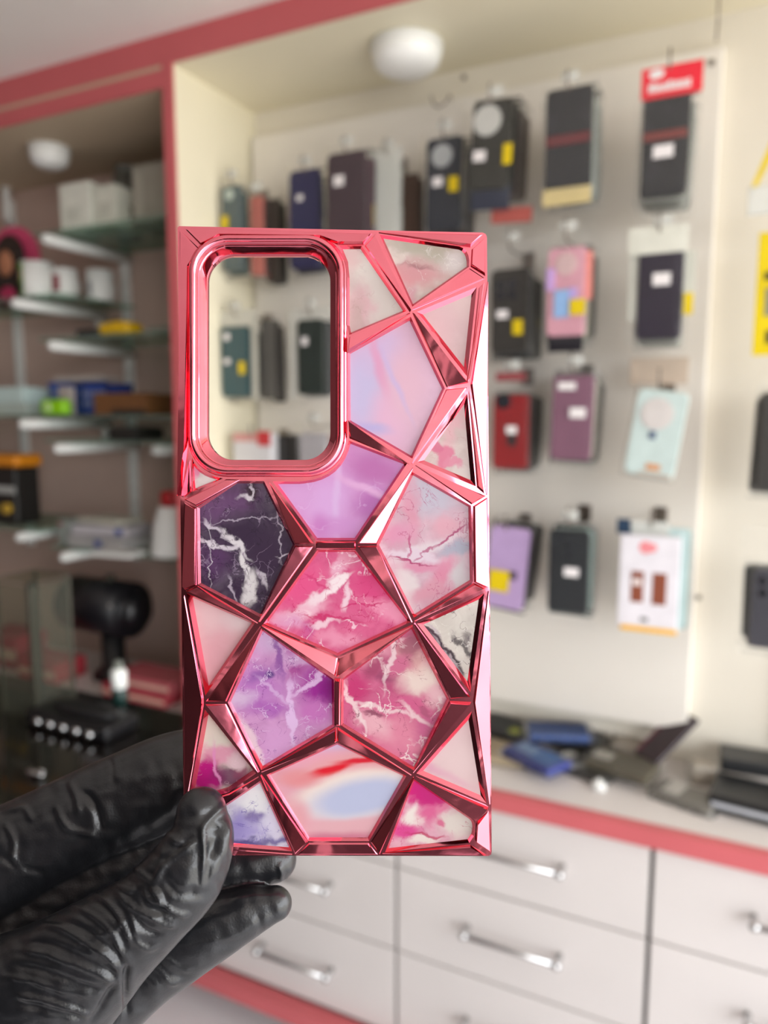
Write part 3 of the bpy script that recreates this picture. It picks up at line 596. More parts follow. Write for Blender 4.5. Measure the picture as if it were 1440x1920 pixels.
lay('phone_case', 945, 1350, .16, .05, .03, '#2a3456', 'dark navy case at the back edge beside the pink case', rz=-5, lift=.0)
lay('phone_case', 1005, 1440, .12, .07, .012, '#2a3a8c', 'deep blue pouched case nearest the worktop edge', rz=-28, lift=.0165, parts=[('white_print', .1, .5, .3, .8, '#7f9cc4'), ('teal_print', .5, .9, .2, .9, '#3f6fae')])
lay('phone_case', 1045, 1405, .12, .07, .012, '#33508c', 'blue pouched case behind the deep blue one', rz=20, lift=.033)
lay('phone_case', 1095, 1440, .12, .08, .014, '#3d3b37', 'grey pouched case right of the blue ones', rz=-20, parts=[('white_label', .55, .85, .2, .5, '#b9b9b2'), ('white_print', .1, .3, .3, .7, '#c6c6c0')])
lay('phone_case', 1085, 1398, .10, .05, .03, '#3c3a37', 'dark grey case at the back right of the blue ones', rz=-8)
lay('phone_case', 1165, 1455, .12, .08, .014, '#57503f', 'olive grey pouched case in the middle of the worktop', rz=-12, lift=.0165, parts=[('white_print', .05, .35, .3, .7, '#b9b7b0')])
lay('phone_case', 1185, 1420, .07, .05, .03, '#b5aca0', 'pale beige pouched case in the middle of the worktop', rz=-6)
lay('phone_case', 1250, 1440, .055, .13, .011, '#2b191f', 'dark maroon case leaning up at an angle', rz=-38, rx=32, lift=.058, film_=False, parts=[('red_edge', .0, .12, .05, .95, '#5a2030')])
lay('phone_case', 1290, 1500, .1, .07, .012, '#7d7a74', 'grey pouched case in front of the black box', rz=-18, parts=[('white_print', .1, .4, .2, .9, '#c9c7c2')])
lay('phone_case', 1318, 1462, .045, .04, .035, '#b9b0a2', 'beige case left of the black box', rz=10)
t = lay('brown_box', 1308, 1405, .05, .035, .075, '#7a6a66', 'upright dull brown carton at the foot of the board', cat='box', film_=False)
t = lay('grey_box', 1395, 1415, .13, .04, .042, '#9c9a94', 'flat grey carton behind the black box', cat='box', film_=False)
t = lay('black_box', 1405, 1515, .12, .10, .032, '#1b1c1e', 'black carton with a silver stripe at the right photo edge', cat='box', film_=False, rz=-6)
obj('silver_stripe', box(-.056, .058, -.052, -.0502, .012, .02, bev=.0004), cm('#b9bcc2', .25), t)
t = lay('black_box', 1420, 1475, .13, .07, .026, '#202123', 'black carton stacked on the one with a silver stripe', cat='box', film_=False, rz=4, lift=.033)
t = tag(empty('bottle_cap', atZ(1122, 1478, .6705)), 'tiny white cap lying alone on the worktop', 'cap')
bm = bmesh.new(); add_lathe(bm, [(.014, 0), (.014, .008), (.009, .013)]); obj('cap_shell', bm, M_bracket, t, True)
bm = bmesh.new(); add_cyl(bm, (0, 0, .012), (0, 0, .018), .004, n=10); obj('pin', bm, M_bracket, t)
# ------------------------------------------------------------------ the held phone case (drawn in pixel units, 7 px = 1 mm, real thickness)
K = 0.2/FPX                     # metres per unit on the case's own face
MM = .001
case_p = CAM + ray(627, 1015)*0.2
CM = Matrix.Translation(case_p) @ Matrix((Rv, Uv, -Fv)).transposed().to_4x4()
case = tag(empty('phone_case', (0, 0, 0)), 'rose chrome faceted phone case with pink and purple marble panels, held up in front', 'phone case')
case.matrix_world = CM
def L(x, y, z=0.0): return Vector(((x-627)*K, (1015-y)*K, z*MM))
def in_case(o):
    o.parent = case; return o
# rose chrome
m, n, l, b = nt('rose_chrome'); M_chrome = m
b.inputs['Metallic'].default_value = 1; b.inputs['Roughness'].default_value = .07
tc = N(n, 'ShaderNodeTexCoord'); nz = N(n, 'ShaderNodeTexNoise'); nz.inputs['Scale'].default_value = 60; nz.inputs['Detail'].default_value = 2
l.new(tc.outputs['Object'], nz.inputs[0]); cr = N(n, 'ShaderNodeValToRGB')
cr.color_ramp.elements[0].color = (.76, .155, .215, 1); cr.color_ramp.elements[1].color = (.85, .235, .305, 1)
l.new(nz.outputs['Fac'], cr.inputs[0]); l.new(cr.outputs[0], b.inputs['Base Color'])
b.inputs['Specular Tint'].default_value = (1, .85, .85, 1)
n2 = N(n, 'ShaderNodeTexNoise'); n2.inputs['Scale'].default_value = 110; n2.inputs['Detail'].default_value = 1.5; n2.inputs['Distortion'].default_value = .6; l.new(tc.outputs['Object'], n2.inputs[0])
bp = N(n, 'ShaderNodeBump'); bp.inputs['Strength'].default_value = .14; bp.inputs['Distance'].default_value = .0006
l.new(n2.outputs['Fac'], bp.inputs['Height']); l.new(bp.outputs[0], b.inputs['Normal'])

def arc(cx, cy, r, a0, a1, n=8):
    return [(cx+r*math.cos(math.radians(a0+(a1-a0)*i/n)), cy+r*math.sin(math.radians(a0+(a1-a0)*i/n))) for i in range(n+1)]
def bez(p0, p1, p2, n=5):
    return [((1-t)**2*p0[0]+2*t*(1-t)*p1[0]+t*t*p2[0], (1-t)**2*p0[1]+2*t*(1-t)*p1[1]+t*t*p2[1]) for t in [i/n for i in range(n+1)]]
OUT = [(333, 432), (333, 427), (336, 424)] + [(905, 436), (911, 439), (913, 445)] + [(922, 1596), (921, 1602), (916, 1605)] + [(351, 1604), (346, 1602), (345, 1597)]
def rr(x0, y0, x1, y1, r, n=8):
    return arc(x0+r, y0+r, r, 180, 270, n)+arc(x1-r, y0+r, r, 270, 360, n)+arc(x1-r, y1-r, r, 0, 90, n)+arc(x0+r, y1-r, r, 90, 180, n)
RING = rr(362, 450, 642, 883, 72)
OPEN = {
 'P1': [(636, 461), (678, 461), (762, 583), (655, 628), (651, 610), (651, 520), (648, 490)],
 'P2': [(712, 440)]+bez((862, 462), (882, 468), (880, 500))+[(773, 575)],
 'P3': [(781, 585), (894, 538), (876, 706)],
 'P4': [(770, 594), (834, 728), (773, 860), (653, 790), (652, 660)],
 'P5': [(783, 866), (876, 738), (892, 912)],
 'P6': [(773, 885), (883, 948), (886, 1090), (776, 1158), (706, 1022)],
 'P7': [(512, 903), (560, 903)]+bez((570, 902), (640, 896), (654, 826), 8)+[(764, 868), (667, 1013), (592, 1013)],
 'P8': [(442, 902), (495, 902), (553, 1021), (489, 1158), (371, 1096), (369, 951)],
 'P9': [(360, 858)]+bez((364, 868), (378, 892), (418, 897), 6)+[(361, 922)],
 'P10': [(595, 1031), (666, 1031), (770, 1166), (633, 1230), (494, 1170)],
 'P11': [(350, 1112), (478, 1168), (385, 1304)],
 'P12': [(490, 1178), (626, 1274), (627, 1362), (490, 1444), (427, 1317)],
 'P13': [(640, 1274), (773, 1174), (843, 1312), (778, 1446), (639, 1360)],
 'P14': [(782, 1169), (908, 1112), (882, 1298)],
 'P15': [(884, 1334), (912, 1506), (781, 1450)],
 'P16': [(775, 1460)]+bez((884, 1535), (895, 1545), (888, 1568))+[(880, 1580), (722, 1598)],
 'P17': [(632, 1393), (762, 1455), (692, 1577), (577, 1577), (500, 1453)],
 'P18': [(384, 1330), (480, 1450), (428, 1486), (352, 1508)],
 'P19': [(488, 1464), (548, 1596), (388, 1584)]+bez((376, 1570), (368, 1548), (382, 1536))+[],
}
def area2(P): return sum(P[i][0]*P[(i+1) % len(P)][1]-P[(i+1) % len(P)][0]*P[i][1] for i in range(len(P)))
def offset(P, d):
    """inset by d (polygon made clockwise in y-down frame)"""
    if area2(P) < 0: P = P[::-1]
    out = []; n = len(P)
    for i in range(n):
        a, b_, c = Vector(P[i-1]), Vector(P[i]), Vector(P[(i+1) % n])
        e1 = (b_-a).normalized(); e2 = (c-b_).normalized()
        n1 = Vector((-e1.y, e1.x)); n2_ = Vector((-e2.y, e2.x))
        m_ = n1+n2_; s = m_.length_squared
        m_ = m_*(2/s) if s > .05 else n1
        k = m_.length
        if k > 2.6: m_ = m_*(2.6/k)
        q = b_+m_*d; out.append((q.x, q.y))
    return out
# plate: filled outline with holes
cu = bpy.data.curves.new('plate', 'CURVE'); cu.dimensions = '2D'; cu.fill_mode = 'BOTH'; cu.extrude = .45*MM
for P in [OUT, RING]+list(OPEN.values()):
    sp = cu.splines.new('POLY'); sp.points.add(len(P)-1)
    for i, (x, y) in enumerate(P):
        v = L(x, y, 0); sp.points[i].co = (v.x, v.y, 0, 1)
    sp.use_cyclic_u = True
tmp = bpy.data.objects.new('tmp', cu); COL.objects.link(tmp)
bpy.context.view_layer.update()
dg = bpy.context.evaluated_depsgraph_get(); pm_ = bpy.data.meshes.new_from_object(tmp.evaluated_get(dg))
bpy.data.objects.remove(tmp)
bm = bmesh.new(); bm.from_mesh(pm_)
for v in bm.verts: v.co.z -= .45*MM
# sloped walls round every opening
WALL = 5.0
for key, P in OPEN.items():
    P = P if area2(P) > 0 else P[::-1]
    deep = key in ('P11', 'P18')
    w = 6.5 if deep else 9 if key in ('P3', 'P5', 'P11', 'P14', 'P15', 'P18') else WALL
    I = offset(P, w); n_ = len(P)
    o1 = [bm.verts.new(L(x, y, .02)) for x, y in P]
    o2 = [bm.verts.new(L(x, y, -2.2 if deep else -1.0)) for x, y in I]
    for i in range(n_): bm.faces.new((o1[i], o1[(i+1) % n_], o2[(i+1) % n_], o2[i]))
# faceted ribs: footprint polygon, tilt of the facet (x right, y up)
RIBS = [
 ([(704, 437), (771, 581), (683, 461)], (-.05, .22)),
 ([(771, 582), (880, 502), (911, 523)], (.0, .10)),
 ([(768, 586), (655, 632), (652, 662)], (.05, .24)),
 ([(773, 586), (878, 718), (838, 728)], (-.10, -.16)),
 ([(774, 870), (836, 730), (877, 725)], (.04, .05)),
 ([(769, 869), (653, 788), (655, 822)], (-.05, -.22)),
 ([(778, 874), (911, 930), (884, 946)], (.04, .20)),
 ([(773, 876), (670, 1020), (707, 1020)], (.30, .06)),
 ([(774, 1166), (670, 1024), (707, 1023)], (.05, -.08)),
 ([(504, 903), (588, 1019), (553, 1020)], (-.24, .02)),
 ([(488, 1166), (588, 1024), (553, 1023)], (.13, -.03)),
 ([(592, 1015), (667, 1015), (667, 1030), (592, 1030)], (-.05, -.14)),
 ([(424, 898), (452, 899), (369, 949), (345, 937)], (.0, .14)),
 ([(484, 1167), (348, 1108), (371, 1098)], (-.10, -.30)),
 ([(490, 1174), (629, 1268), (633, 1233)], (.155, .23)),
 ([(773, 1171), (634, 1233), (631, 1270)], (-.12, .21)),
 ([(487, 1174), (385, 1316), (425, 1315)], (-.2, .14)),
 ([(487, 1446), (385, 1320), (424, 1319)], (.18, .125)),
 ([(627, 1272), (639, 1272), (638, 1361), (627, 1361)], (-.05, -.2)),
 ([(776, 1170), (882, 1307), (844, 1311)], (-.14, -.16)),
 ([(776, 1450), (843, 1314), (884, 1316)], (-.05, -.10)),
 ([(778, 1166), (888, 1093), (911, 1103)], (-.16, -.12)),
 ([(778, 1454), (916, 1513), (891, 1537)], (-.05, .13)),
 ([(774, 1457), (694, 1579), (712, 1602)], (-.18, .09)),
 ([(488, 1454), (553, 1603), (577, 1578)], (-.22, -.1)),
 ([(633, 1363), (772, 1452), (632, 1390)], (-.02, -.12)),
 ([(631, 1363), (491, 1449), (631, 1390)], (-.12, -.10)),
 ([(484, 1455), (430, 1487), (352, 1512), (378, 1536)], (.0, .06)),
 # borders
 ([(346, 429), (698, 438), (682, 459), (633, 459), (600, 445), (412, 442), (379, 463)], (0, .42)),
 ([(710, 438), (905, 440), (882, 464)], (.0, .42)),
 ([(909, 444), (910, 518), (882, 500), (884, 468)], (.16, .12)),
 ([(336, 430), (374, 466), (354, 500), (352, 840), (340, 930)], (-.10, .12)),
 ([(357, 862), (360, 922), (345, 934), (338, 930)], (-.2, -.04)),
 ([(345, 941), (368, 953), (369, 1097), (347, 1106), (341, 1100)], (-.12, .04)),
 ([(346, 1114), (382, 1308), (382, 1322), (350, 1510), (345, 1500), (343, 1120)], (-.20, .0)),
 ([(352, 1520), (376, 1540), (382, 1580), (352, 1598)], (-.2, -.1)),
 ([(356, 1602), (386, 1588), (548, 1600)], (.0, .0)),
 ([(579, 1580), (691, 1580), (710, 1603), (558, 1603)], (.0, -.1)),
 ([(717, 1602), (882, 1584), (912, 1603)], (-.03, -.1)),
 ([(893, 1542), (916, 1518), (920, 1598), (890, 1574)], (.42, .1)),
 ([(913, 528), (914, 928), (882, 722)], (.5, .0)),
 ([(887, 949), (914, 932), (918, 1102), (910, 1101), (889, 1091)], (.52, .0)),
 ([(914, 1108), (920, 1508), (887, 1314)], (.5, .0)),
 ([(909, 528), (897, 540), (879, 704), (878, 716)], (-.18, .16)),
 ([(879, 730), (878, 738), (894, 914), (908, 926)], (-.10, .06)),
]
def rib(P, t, ins=2.4, zmin=.12, zmax=1.9):
    if area2(P) < 0: P = P[::-1]
    I = offset(P, ins)
    tx, ty = t
    zs = [-(tx*(x*K/MM) - ty*(y*K/MM)) for x, y in I]
    rng = max(zs)-min(zs)
    s = min(1, zmax/rng) if rng > 0 else 1
    s = max(s, .34)
    z0 = min(zs)
    top = [bm.verts.new(L(x, y, zmin+(z-z0)*s)) for (x, y), z in zip(I, zs)]
    base = [bm.verts.new(L(x, y, -.05)) for x, y in P]
    n_ = len(P)
    for i in range(n_): bm.faces.new((base[i], base[(i+1) % n_], top[(i+1) % n_], top[i]))
    bm.faces.new(top)
for P, t in RIBS: rib(P, t)
fr_ = obj('chrome_lattice', bm, M_chrome); in_case(fr_)
bv = fr_.modifiers.new('b', 'BEVEL'); bv.width = .00009; bv.segments = 2; bv.limit_method = 'ANGLE'; bv.angle_limit = math.radians(14); bv.harden_normals = False
# bumper: the side wall, rounded back edge
bm = bmesh.new()
prof = [(0, -.05), (-.6, -.5), (-.6, -2), (0, -6.5), (1.5, -8.6), (8, -9.6), (9, -9.4), (8, -8.4), (6, -6), (6, -1.0), (5, -.4)]
rings = []
for d, z in prof:
    I = offset(OUT, d) if d else [p for p in (OUT if area2(OUT) > 0 else OUT[::-1])]
    rings.append([bm.verts.new(L(x, y, z)) for x, y in I])
for a, b_ in zip(rings, rings[1:]):
    for i in range(len(a)): bm.faces.new((a[i], a[(i+1) % len(a)], b_[(i+1) % len(a)], b_[i]))
in_case(obj('side_wall', bm, M_chrome))
# side button cut on the left edge
bm = bmesh.new(); v0 = L(331.6, 700, -5)
add_box(bm, v0.x, v0.x+.0012, v0.y-.0012, v0.y+.009, -.0062, -.0040, bev=.0004); in_case(obj('side_button', bm, M_chrome))
# camera ring
bm = bmesh.new()
prof = [(2, -5), (0, -4.6), (0, -2.6), (1.5, -2.3), (10, -.5), (11.2, -.15), (13, -.05), (14, .9), (15.5, 1.5), (18.5, 1.95), (22, 2.05), (25.5, 1.85), (28, 1.35), (28.8, .8), (29.5, .7), (31.5, .55), (33, .1), (33, -.8)]
base = (385, 472, 618, 861)
rings = []
for d, z in prof:
    P = rr(base[0]-d, base[1]-d, base[2]+d, base[3]+d, 50+d*.75, 14)
    rings.append([bm.verts.new(L(x, y, z)) for x, y in P])
for a, b_ in zip(rings, rings[1:]):
    for i in range(len(a)): bm.faces.new((a[i], a[(i+1) % len(a)], b_[(i+1) % len(a)], b_[i]))
cr_ = in_case(obj('camera_ring', bm, M_chrome, smooth=True))
es_ = cr_.modifiers.new('e', 'EDGE_SPLIT'); es_.split_angle = math.radians(38)

# marble panels
def marble(name, base, blobs, warp=26, wscale=.018, vein=None, mottle=.10, seed=0):
    m, n, l, b = nt(name)
    tc = N(n, 'ShaderNodeTexCoord')
    mp = N(n, 'ShaderNodeVectorMath', operation='MULTIPLY_ADD'); mp.inputs[1].default_value = (1/K, -1/K, 0); mp.inputs[2].default_value = (627, 1015, 0)
    l.new(tc.outputs['Object'], mp.inputs[0])
    def noise(scale, det, dist=0, off=0):
        a = N(n, 'ShaderNodeTexNoise'); a.inputs['Scale'].default_value = scale; a.inputs['Detail'].default_value = det; a.inputs['Distortion'].default_value = dist
        ad = N(n, 'ShaderNodeVectorMath', operation='ADD'); ad.inputs[1].default_value = (off*37.7+seed*91.3, off*11.1+seed*17.9, seed*3.3); l.new(mp.outputs[0], ad.inputs[0]); l.new(ad.outputs[0], a.inputs['Vector']); return a
    nz = noise(wscale, 7, .4)
    sb = N(n, 'ShaderNodeVectorMath', operation='SUBTRACT'); sb.inputs[1].default_value = (.5, .5, .5); l.new(nz.outputs['Color'], sb.inputs[0])
    sc = N(n, 'ShaderNodeVectorMath', operation='MULTIPLY_ADD'); sc.inputs[1].default_value = (warp*3, warp*3, 0); l.new(sb.outputs[0], sc.inputs[0]); l.new(mp.outputs[0], sc.inputs[2])
    # base mottling
    mz = noise(.03, 6, 1, 3); cr = N(n, 'ShaderNodeValToRGB'); c = lin(base)
    cr.color_ramp.elements[0].position = .32; cr.color_ramp.elements[1].position = .68
    cr.color_ramp.elements[0].color = tuple(v*(1-mottle*1.6) for v in c)+(1,); cr.color_ramp.elements[1].color = tuple(min(1, v+mottle*.5*(1-v)) for v in c)+(1,)
    l.new(mz.outputs['Fac'], cr.inputs[0]); cur = cr.outputs[0]
    for bl in blobs:
        cx, cy, rx, ry, ang, colr, soft = bl[:7]; st = bl[7] if len(bl) > 7 else 1
        mpp = N(n, 'ShaderNodeMapping', vector_type='TEXTURE'); mpp.inputs['Location'].default_value = (cx, cy, 0); mpp.inputs['Rotation'].default_value = (0, 0, math.radians(ang)); mpp.inputs['Scale'].default_value = (rx, ry, 1)
        l.new(sc.outputs[0], mpp.inputs[0])
        ln = N(n, 'ShaderNodeVectorMath', operation='LENGTH'); l.new(mpp.outputs[0], ln.inputs[0])
        mr = N(n, 'ShaderNodeMapRange', interpolation_type='SMOOTHSTEP'); mr.inputs[1].default_value = 1+soft; mr.inputs[2].default_value = max(0, 1-soft); mr.inputs[3].default_value = 0; mr.inputs[4].default_value = st
        l.new(ln.outputs['Value'], mr.inputs[0])
        mx = N(n, 'ShaderNodeMix', data_type='RGBA'); l.new(mr.outputs[0], mx.inputs[0]); l.new(cur, mx.inputs[6]); mx.inputs[7].default_value = lin(colr)+(1,); cur = mx.outputs[2]
    for vi, v in enumerate(vein or []):
        colr, width, scale, st = v
        vz = noise(scale, 6, .45, 7+vi); s1 = N(n, 'ShaderNodeMath', operation='SUBTRACT'); s1.inputs[1].default_value = .5; l.new(vz.outputs['Fac'], s1.inputs[0])
        ab = N(n, 'ShaderNodeMath', operation='ABSOLUTE'); l.new(s1.outputs[0], ab.inputs[0])
        mr = N(n, 'ShaderNodeMapRange'); mr.inputs[1].default_value = width; mr.inputs[2].default_value = width*.3; mr.inputs[3].default_value = 0; mr.inputs[4].default_value = 1; l.new(ab.outputs[0], mr.inputs[0])
        mk = noise(scale*.8, 2, 0, 13+vi); mk2 = N(n, 'ShaderNodeMapRange'); mk2.inputs[1].default_value = .46; mk2.inputs[2].default_value = .58; mk2.inputs[4].default_value = st; l.new(mk.outputs['Fac'], mk2.inputs[0])
        mu = N(n, 'ShaderNodeMath', operation='MULTIPLY'); l.new(mr.outputs[0], mu.inputs[0]); l.new(mk2.outputs[0], mu.inputs[1])
        mx = N(n, 'ShaderNodeMix', data_type='RGBA'); l.new(mu.outputs[0], mx.inputs[0]); l.new(cur, mx.inputs[6]); mx.inputs[7].default_value = lin(colr)+(1,); cur = mx.outputs[2]
    hs = N(n, 'ShaderNodeHueSaturation'); hs.inputs['Saturation'].default_value = 1.0; hs.inputs['Value'].default_value = .66; l.new(cur, hs.inputs['Color'])
    l.new(hs.outputs[0], b.inputs['Base Color']); b.inputs['Roughness'].default_value = .22; b.inputs['Specular IOR Level'].default_value = .35
    return m
PANELS = {
 'P1': ('pale pinkish grey marble', '#d3c2be', [(690, 500, 60, 25, 60, '#dcd3cc', .6), (676, 575, 40, 22, 110, '#d8a9b0', .8, .8), (735, 560, 30, 60, -30, '#d2c6c0', .6), (660, 480, 20, 20, 0, '#d9b7b6', .9, .7), (668, 590, 10, 30, 10, '#b9a59f', .9, .6)], [('#b89a9a', .012, .02, .5)]),
 'P2': ('grey and pink marble', '#cdbfb6', [(800, 462, 60, 22, 10, '#b3ab9c', .7), (775, 512, 58, 24, 5, '#cf9197', .7, .95), (735, 480, 25, 12, 0, '#d9c9c2', .6), (785, 497, 26, 4, 8, '#9a6a70', .9, .7), (855, 492, 22, 20, 0, '#d4c8c6', .6), (765, 556, 18, 20, 0, '#c79aa2', .8)], [('#e6dbd6', .01, .03, .5)]),
 'P3': ('plain blush marble', '#d9b9bb', [(860, 560, 25, 30, 0, '#dcc2bf', .9), (820, 620, 30, 60, 30, '#ddb4ba', .9, .7)], None),
 'P4': ('soft lilac and pink marble', '#dbb2cb', [(675, 730, 45, 90, 8, '#c3b9dc', .7), (720, 660, 30, 40, 40, '#cfb5d8', .8), (715, 700, 9, 75, -17, '#dd97b8', .8, .8), (735, 790, 26, 50, -20, '#dfb0cc', .8), (765, 720, 34, 70, 0, '#dfb3c6', .8), (740, 715, 5, 60, -24, '#c8b2dc', .9, .8), (690, 800, 36, 10, 10, '#b7aedb', .8)], None),
 'P5': ('pale marble with a pink blot', '#d3bdb8', [(862, 770, 30, 30, 0, '#c4a8a6', .8), (850, 800, 12, 50, 20, '#dda2ac', .9, .7), (834, 852, 16, 22, 30, '#d6708f', .25, .95), (850, 868, 22, 9, 20, '#d9809a', .25, .9), (820, 838, 10, 10, 0, '#cf6688', .25, .9), (868, 890, 20, 12, 0, '#d8c8c4', .7)], [('#c08a90', .012, .03, .4)]),
 'P6': ('rose, grey and blue veined marble', '#d6b0bf', [(815, 925, 46, 40, 20, '#bfb8c8', .7), (770, 960, 14, 55, -6, '#da8ba4', .8, .7), (840, 985, 30, 22, 0, '#dfa0b0', .8, .8), (745, 1000, 30, 20, 0, '#d995b2', .7), (800, 1030, 70, 10, -22, '#dccad2', .6), (860, 1028, 36, 12, -12, '#a9a9bb', .7), (770, 1040, 60, 8, 10, '#dcc8d6', .6), (836, 1078, 24, 32, 25, '#d9809e', .5, .85), (790, 1062, 40, 9, 0, '#d68ca8', .7), (765, 1100, 16, 40, -18, '#dccdd0', .6), (806, 1110, 36, 16, -25, '#d294a6', .7), (862, 1080, 18, 30, 0, '#cdc3c8', .7), (770, 1050, 38, 2.2, 12, '#a8386a', .5, .9), (845, 1005, 36, 2.5, -34, '#a8386c', .5, .9), (800, 1034, 22, 2.5, -38, '#b04a78', .5, .8), (770, 1025, 2.2, 22, 0, '#b8487a', .5, .8), (766, 1052, 22, 2, 2, '#b04070', .6, .8)], [('#b04878', .008, .022, .6)]),
 'P7': ('violet pink marble', '#cd8dc6', [(705, 880, 50, 26, 15, '#b868a8', .7, .9), (610, 945, 40, 55, 20, '#d6a6da', .7), (630, 900, 6, 110, 0, '#d9b8e2', .8, .7), (700, 950, 34, 30, 0, '#b56cb0', .7), (640, 985, 44, 16, 0, '#cd92cc', .6), (560, 930, 30, 24, 30, '#d4a0d4', .8), (680, 915, 60, 7, 25, '#dca8d4', .7), (600, 985, 16, 22, 0, '#c070b8', .7, .6)], [('#dcb4e0', .02, .016, .5)]),
 'P8': ('dark plum marble with white veins', '#3e2c44', [(420, 945, 60, 30, -20, '#6b4670', .8, .8), (400, 1050, 24, 34, 0, '#5a3a62', .8, .8), (500, 1040, 40, 50, 0, '#3b2a40', .7), (455, 1000, 50, 30, 0, '#38283e', .8), (470, 925, 14, 16, 0, '#35262f', .7), (395, 1020, 26, 4.5, 22, '#cfc6cf', .5), (430, 1028, 30, 5, 5, '#c9bfc9', .5), (398, 990, 4, 26, -50, '#bdb2bf', .5), (440, 1020, 36, 5.5, 42, '#d3cbd1', .45), (456, 1062, 6, 30, -10, '#d6cfd2', .45), (468, 1105, 11, 34, 4, '#d2cbcd', .4), (455, 973, 70, 1.7, -6, '#a99cac', .6, .8), (523, 1000, 1.6, 50, -4, '#b9adbb', .7, .8), (464, 934, 14, 4.5, 20, '#c9c0c8', .5), (470, 918, 3.5, 20, -15, '#bfb5bf', .5), (487, 1085, 4, 22, -25, '#bdb3bd', .5, .9), (436, 1105, 3, 26, -20, '#b3a7b6', .6, .8), (532, 1042, 12, 2, -15, '#bfb4c0', .5, .9), (392, 1040, 1.2, 60, 0, '#d6d0d8', .7, .7)], [('#8e7b93', .014, .03, .7), ('#2a1e2e', .02, .04, .6)]),
 'P9': ('small chalk white marble with a pink rim', '#d6cbc8', [(364, 878, 9, 30, 10, '#d486a4', .5), (395, 905, 26, 12, -20, '#dad2cf', .6)], None),
 'P10': ('hot pink marble with white streaks', '#dc5a8c', [(570, 1100, 40, 26, -45, '#e0568a', .7), (700, 1100, 40, 40, 0, '#d84a82', .7), (640, 1058, 10, 34, 20, '#e8b3c8', .5, .9), (600, 1120, 46, 11, -36, '#edd3dc', .5), (560, 1150, 50, 12, -15, '#eab6c8', .6), (632, 1100, 34, 7, -42, '#f2dfe4', .4), (650, 1120, 7, 24, 12, '#ecc9d6', .5), (730, 1145, 46, 14, 20, '#e88fae', .7), (640, 1200, 50, 14, 15, '#e590ae', .7), (600, 1170, 30, 6, -8, '#ecc5d2', .5), (575, 1180, 14, 14, 0, '#c45a96', .7, .8), (620, 1160, 60, 3, 8, '#c62c66', .5, .8), (680, 1135, 40, 2.4, -4, '#c8286a', .5, .8), (590, 1090, 30, 2.5, 38, '#cc3a72', .5, .7), (655, 1040, 18, 20, 0, '#d8809c', .7, .8), (700, 1080, 24, 16, -30, '#d2407a', .6), (540, 1165, 24, 14, 0, '#dc9cc0', .8)], [('#f0ccd8', .018, .022, .8), ('#bb2460', .010, .03, .8)]),
 'P11': ('soft blush marble', '#dcb0b5', [(435, 1165, 34, 20, 10, '#d9c4c6', .8), (400, 1230, 30, 60, 15, '#d89ba6', .8, .7), (390, 1150, 20, 30, 0, '#dfb9bd', .8)], None),
 'P12': ('orchid purple marble with pale branches', '#cb8fc2', [(530, 1205, 90, 26, 20, '#c8a6cc', .7), (600, 1290, 44, 36, 20, '#9a2a90', .7), (622, 1290, 26, 26, 0, '#8a1680', .7), (480, 1290, 50, 36, 0, '#b878bc', .8), (500, 1330, 40, 14, 0, '#a85cb0', .8, .8), (590, 1340, 30, 24, 0, '#c070b4', .7), (560, 1400, 60, 26, -20, '#cc92c2', .7), (520, 1400, 34, 30, 30, '#d09aca', .7), (450, 1315, 26, 16, 0, '#cdb0d0', .7), (490, 1265, 30, 12, -20, '#7f4a9a', .8, .7), (545, 1340, 5, 66, -3, '#dcb8e0', .5, .95), (582, 1280, 46, 5, -36, '#d8b0da', .5, .95), (512, 1295, 36, 4, 38, '#cfa8d4', .6, .8), (520, 1230, 5, 40, -12, '#7d4092', .7, .8), (556, 1262, 20, 10, -30, '#a0418a', .6, .8), (505, 1262, 10, 8, 0, '#503a78', .6, .8), (473, 1400, 8, 60, -28, '#e0c4d0', .6, .9), (540, 1210, 14, 18, 0, '#b04aa0', .7, .7)], [('#dcc0e0', .014, .028, .7), ('#7c3a88', .010, .04, .7)]),
 'P13': ('crimson rose marble with cream cracks', '#cb5a86', [(690, 1210, 40, 30, -30, '#dfa9b6', .8), (790, 1270, 40, 34, 0, '#e2cbc4', .6), (770, 1230, 30, 30, 0, '#d9a6a4', .7), (770, 1215, 22, 30, 20, '#9a5068', .5, .85), (728, 1262, 20, 24, 15, '#8c3c60', .5, .9), (700, 1250, 14, 26, 20, '#a04468', .6, .9), (745, 1250, 26, 18, -20, '#c96a8c', .6), (665, 1290, 22, 30, 0, '#bf3a72', .7), (740, 1330, 60, 20, -10, '#cc5c88', .6), (760, 1380, 60, 34, 20, '#d9829c', .7), (700, 1360, 36, 20, 30, '#e2aab6', .7), (800, 1370, 20, 26, 20, '#c05a88', .6, .8), (820, 1310, 18, 20, 0, '#e0b0b8', .6), (665, 1330, 5, 56, -22, '#e8cdd0', .5, .9), (720, 1330, 60, 4.5, 12, '#e6c6ca', .5, .85), (733, 1230, 5, 60, 12, '#e6ccd0', .5, .85), (780, 1340, 34, 5, 34, '#e4c4c8', .5, .85), (700, 1340, 20, 5, 5, '#7c3450', .5, .8), (800, 1335, 12, 5, 40, '#b05678', .6)], [('#ecd6d6', .020, .022, .9), ('#7c3050', .008, .032, .8)]),
 'P14': ('white marble with charcoal streaks', '#d3cbc2', [(825, 1215, 60, 10, 52, '#44303e', .35), (805, 1185, 22, 9, 40, '#4a3642', .4), (850, 1255, 36, 9, 62, '#3c3234', .4), (872, 1215, 30, 6, 55, '#4c4444', .5, .9), (840, 1235, 50, 3, 55, '#a99ca2', .5, .8), (880, 1200, 8, 16, 0, '#6a5e60', .6, .8), (815, 1180, 20, 3, 60, '#bdb2b6', .6)], [('#574850', .016, .04, .9), ('#e0dad4', .012, .03, .7)]),
